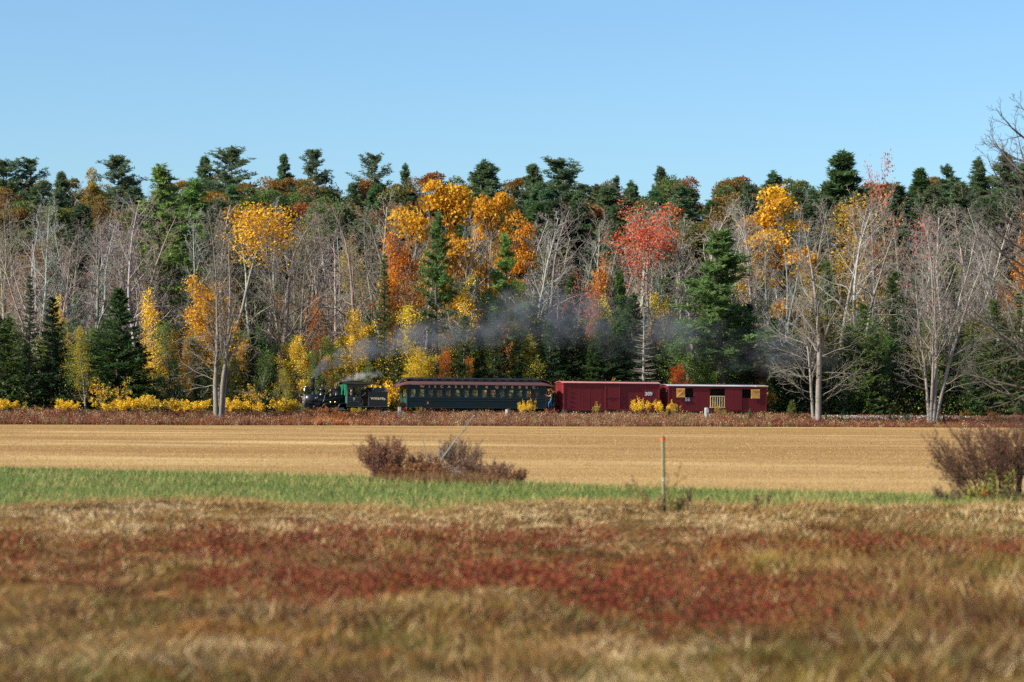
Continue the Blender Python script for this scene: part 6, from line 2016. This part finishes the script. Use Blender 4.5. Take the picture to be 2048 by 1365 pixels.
BD = 49.5
bush('bush', 778, 950, BD, 1.0, 1.15, 'reddish twiggy bush, left and tallest of the clump in the stubble field', 61, 34, (.16, .095, .07), (.24, .10, .05), 3200, .04, (-.12, 0))
bush('bush', 752, 952, BD - .4, .62, .5, 'thin reddish bush leaning out at the left end of the clump', 62, 6, (.15, .085, .065), (.20, .075, .05), 350, .035, (-.25, 0))
bush('bush', 918, 948, BD + .3, .92, .95, 'bare fan-shaped twiggy bush in the right half of the clump', 63, 26, (.16, .105, .085), (.18, .09, .055), 700, .035)
bush('bush', 968, 958, BD - .8, .58, 1.4, 'low greyish brush spreading right of the fan-shaped bush', 64, 34, (.17, .12, .10), (.20, .10, .055), 2000, .04, (.15, 0))
bush('bush', 1012, 966, BD - 2, .40, 1.0, 'lowest brown brush at the right tip of the clump', 65, 26, (.14, .075, .05), (.20, .09, .045), 1500, .04, (.1, 0))
bush('bush', 850, 956, BD - 1.0, .52, 1.3, 'low rust-brown brush in the middle front of the clump', 66, 30, (.13, .07, .045), (.24, .10, .035), 2200, .04)
bush('bush', 805, 954, BD - .7, .50, 1.1, 'low dark red brush under the tallest reddish bush', 67, 30, (.12, .06, .04), (.20, .075, .035), 2200, .04)
bush('bush', 852, 950, BD + .1, .62, .8, 'brown twiggy brush filling the middle of the clump behind the dead branches', 68, 22, (.15, .085, .06), (.20, .085, .045), 1500, .035)
# dead sapling
b = at(868, 945, BD)
o = thing('dead_sapling', 'grey dead sapling with a long arm leaning right above the clump', 'dead sapling', (b.x, BD, Hs(b.x, BD) - .05))
sk = Skel(71, (.25, .55), (.03, .05, .04, 0), (5, 4, 3, 0), (.4, .5, .5, .5), (.45, .25, .1, .1), (.06, .10, .15, .2), .004, 3, (8, 5, 3, 2))
for (x0, dx, L, r_) in ((-.02, -.32, .9, .011), (-.03, -.05, .62, .010), (.05, .02, .70, .012), (.08, .10, .85, .014)):
    sk.grow((x0, 0, 0), (dx, .02, 1), L, r_, 0, .4)
s2 = Skel(72, (.3, .6), (0, .04, .02, 0), (5, 3, 2, 0), (.3, .5, .5, .5), (.55, .25, .1, .1), (.03, .08, .12, .2), .004, 3, (8, 5, 3, 2))
s2.grow((.12, 0, .0), (.12, 0, 1), .52, .022, 0, .8); s2.grow((.17, 0, .5), (.72, -.05, 1), 1.08, .019, 0, .4); s2.grow((.17, 0, .5), (.95, .1, .85), .5, .012, 0, .35)
st = tube_mesh('dead_sapling_stem', sk.segs[0] + s2.segs[0], 5); q = link('stem', st, o); q['kind'] = 'stuff'; q.color = (.26, .26, .24, 1)
tw = tube_mesh('dead_sapling_branches', sk.segs[1] + sk.segs[2] + s2.segs[1] + s2.segs[2], 3); q = link('branches', tw, o); q['kind'] = 'stuff'; q.color = (.30, .29, .28, 1)
# brushwood pile
b = at(880, 935, BD - .4)
o = thing('brushwood_pile', 'pale grey heap of dead branches lying in the middle of the clump', 'brushwood', (b.x, BD - .4, Hs(b.x, BD - .4)))
r = random.Random(73); sg = []
for k in range(150):
    a = r.uniform(-.5, .5) + (math.pi if r.random() < .5 else 0); L = r.uniform(.12, .42); x0 = r.gauss(0, .26)
    p = Vector((x0, r.gauss(0, .18), r.uniform(.05, .34) * max(.1, 1 - abs(x0) * 1.4))); d = Vector((math.cos(a), r.gauss(0, .35), r.gauss(.05, .3))).normalized()
    for i in range(3):
        q = p + d * (L / 3); sg.append((*p, *q, .008 * (1 - i * .25), .008 * (1 - (i + 1) * .25))); d = (d + Vector((r.gauss(0, .2), r.gauss(0, .2), r.gauss(0, .2)))).normalized(); p = q
o.empty_display_size = .1; q = link('branches', tube_mesh('brushwood', sg[:240], 4), o); q['kind'] = 'stuff'; q.color = (.40, .40, .40, 1); q = link('twigs', tube_mesh('brushwood_twigs', sg[240:], 3), o); q['kind'] = 'stuff'; q.color = (.40, .40, .40, 1)
# dry weeds skirting the clump
nk = 24000
u_ = nr.random(nk)
kx = np.interp(u_, [0, 1], [at(742, 955, BD).x, at(1048, 968, BD - 3).x]) + nr.normal(0, .05, nk)
kd = np.interp(u_, [0, .5, 1], [BD - .6, BD - 1.6, BD - 3.0]) + nr.normal(.1, .55, nk)
b2 = np.stack([kx, kd, H(kx, kd) - .02], 1)
P = blades(b2, nr.uniform(.08, .40, nk) * (1 - .35 * u_) * (.35 + .9 * vnoise(kx * 1.0, kd, .45, 77)) * np.clip(np.sin(math.pi * np.clip(u_ * .94 + .03, 0, 1)) * 2.2, .3, 1), nr.uniform(.006, .012, nk), nr.uniform(.05, .5, nk), nr.uniform(0, 6.28, nk), palette(nk, [(.16, .07, .035), (.22, .12, .05), (.10, .045, .025), (.26, .17, .07), (.20, .16, .04)], [1, 1, .8, .4, .2]), .3)
stuff('clump_undergrowth', 'red-brown dry weeds round the foot of the bush clump', [P])

# right-hand thicket
TW = (.105, .055, .036)
bush('thicket', 1978, 1008, 41, 1.42, 1.9, 'large dark twiggy thicket at the right picture edge, leaning left', 81, 42, TW, (.16, .06, .03), 2600, .035, (-.30, -.05), None, 4)
bush('thicket', 2040, 1008, 41.6, 1.6, 1.5, 'tallest dark thicket cut by the right picture edge', 82, 40, (.10, .052, .036), (.16, .055, .028), 2600, .035, (0, 0), None, 4)
bush('vine', 1995, 1005, 40.3, .62, .75, 'lime-green leaves of a vine climbing the front of the right thicket', 83, 9, (.12, .09, .04), (.26, .28, .04), 240, .045, (.05, 0))
bush('vine', 1955, 1008, 40.0, .36, .6, 'yellow-green leaves low at the left foot of the right thicket', 84, 9, (.12, .09, .04), (.28, .27, .04), 260, .045)
bush('vine', 1990, 1006, 40.1, .30, .5, 'orange-red leaves low in the front of the right thicket', 85, 7, (.12, .07, .04), (.36, .10, .03), 180, .045)
bush('bush', 1905, 1010, 40.2, .36, .7, 'low straggly bush at the left foot of the right thicket', 86, 12, (.16, .11, .07), (.17, .14, .05), 240, .03, (-.25, 0))
bush('bush', 2030, 1012, 39.8, .34, .9, 'low olive brush in front of the right thicket', 87, 20, (.10, .07, .04), (.13, .12, .035), 700, .035)

# ------------------------------------------------------------------ smoke and steam
def plume_mat(name, xs, zc, rad, amp, color, absorb, dens, nscale, x_len, ydepth, aniso=.2):
    t = NT(name)
    pos = t.node('TexCoord').outputs['Object']
    sep = t.node('SeparateXYZ'); t.l.new(pos, sep.inputs[0])
    xn = t.math('DIVIDE', sep.outputs[0], x_len)
    def curve(vals, scale):
        c = t.node('FloatCurve'); cv = c.mapping.curves[0]
        c.mapping.use_clip = False
        pts = [(x / x_len, v / scale) for x, v in zip(xs, vals)]
        cv.points[0].location = pts[0]; cv.points[1].location = pts[-1]
        for p in pts[1:-1]: cv.points.new(*p)
        for p in cv.points: p.handle_type = 'AUTO_CLAMPED'
        c.mapping.update()
        t.l.new(xn, c.inputs['Value'])
        return t.math('MULTIPLY', c.outputs[0], scale)
    cz, r_, am = curve(zc, 12.0), curve(rad, 4.0), curve(amp, 1.0)
    n1 = t.noise(nscale, 5, .62); n2 = t.noise(nscale * .35, 2, .5)
    wob = t.math('MULTIPLY', t.math('SUBTRACT', n2, .5), r_)
    dz = t.math('DIVIDE', t.math('ADD', t.math('SUBTRACT', sep.outputs[2], cz), wob), r_)
    dy = t.math('DIVIDE', sep.outputs[1], t.math('MULTIPLY', r_, ydepth))
    d = t.math('SQRT', t.math('ADD', t.math('MULTIPLY', dz, dz), t.math('MULTIPLY', dy, dy)))
    body = t.math('MULTIPLY', t.math('SUBTRACT', 1.0, d), 1.7, clamp=True)
    n3 = t.noise(nscale * .22, 3, .55)
    gate = t.math('MULTIPLY_ADD', t.math('SUBTRACT', n3, .40, clamp=True), 7.0, .12)
    tex = t.math('MULTIPLY', t.math('MULTIPLY', t.math('SUBTRACT', n1, .40, clamp=True), 6.0), gate)
    den = t.math('MULTIPLY', t.math('MULTIPLY', body, tex), t.math('MULTIPLY', am, dens))
    v = t.node('VolumePrincipled')
    v.inputs['Color'].default_value = (*color, 1)
    v.inputs['Absorption Color'].default_value = (*absorb, 1)
    v.inputs['Anisotropy'].default_value = aniso
    t.l.new(den, v.inputs['Density'])
    return t.finish(vol=v.outputs[0])


def plume(name, label, t0, z0, xs, zc, rad, amp, color, absorb, dens, nscale, yoff=0.0, ydepth=1.0, ang=TH):
    L = xs[-1]
    m = MB(); rings = []
    N = 16
    for i in range(41):
        x = L * i / 40; r_ = np.interp(x, xs, rad) * 1.25 + .05; z = np.interp(x, xs, zc)
        rings.append([m.bm.verts.new((x, r_ * ydepth * math.cos(6.2832 * k / N), z + r_ * math.sin(6.2832 * k / N))) for k in range(N)])
    for a, b in zip(rings, rings[1:]):
        for k in range(N): m.bm.faces.new((a[k], a[(k + 1) % N], b[(k + 1) % N], b[k]))
    m.bm.faces.new(rings[0][::-1]); m.bm.faces.new(rings[-1])
    p = on_track(t0)
    o = m.build(name, plume_mat(name, xs, zc, rad, amp, color, absorb, dens, nscale, L, ydepth), None, (p.x, p.y, z0), (0, 0, ang))
    tag(o, label, kind='stuff')
    return o
# centre line of the drifting smoke, metres behind and above the stack mouth
plume('smoke', 'dark coal smoke drifting back from the smokestack over the train', -18.05, 3.0,
      [0, .5, 1.5, 3.2, 6, 9.5, 13, 20, 27, 33, 39, 46, 52], [-.05, .55, 1.35, 2.0, 2.9, 3.6, 4.3, 5.6, 5.0, 4.2, 3.3, 2.8, 2.6],
      [.24, .55, .85, 1.0, 1.15, 1.5, 2.0, 3.0, 3.2, 2.9, 2.6, 2.3, 1.6], [1, 1, .85, .55, .32, .15, .085, .052, .062, .062, .055, .036, 0],
      (.15, .168, .205), (.15, .16, .19), 5.0, .85, ydepth=1.0)
plume('steam', 'white steam blowing back from the safety valve above the cab', -15.75, 2.55,
      [0, .4, 1.0, 1.8, 2.8, 4.2], [.0, .22, .48, .62, .75, .9], [.08, .18, .34, .38, .40, .42], [1, 1, .9, .6, .3, 0],
      (.90, .91, .93), (.9, .9, .9), 2.6, 2.0)

PROTO.clear()
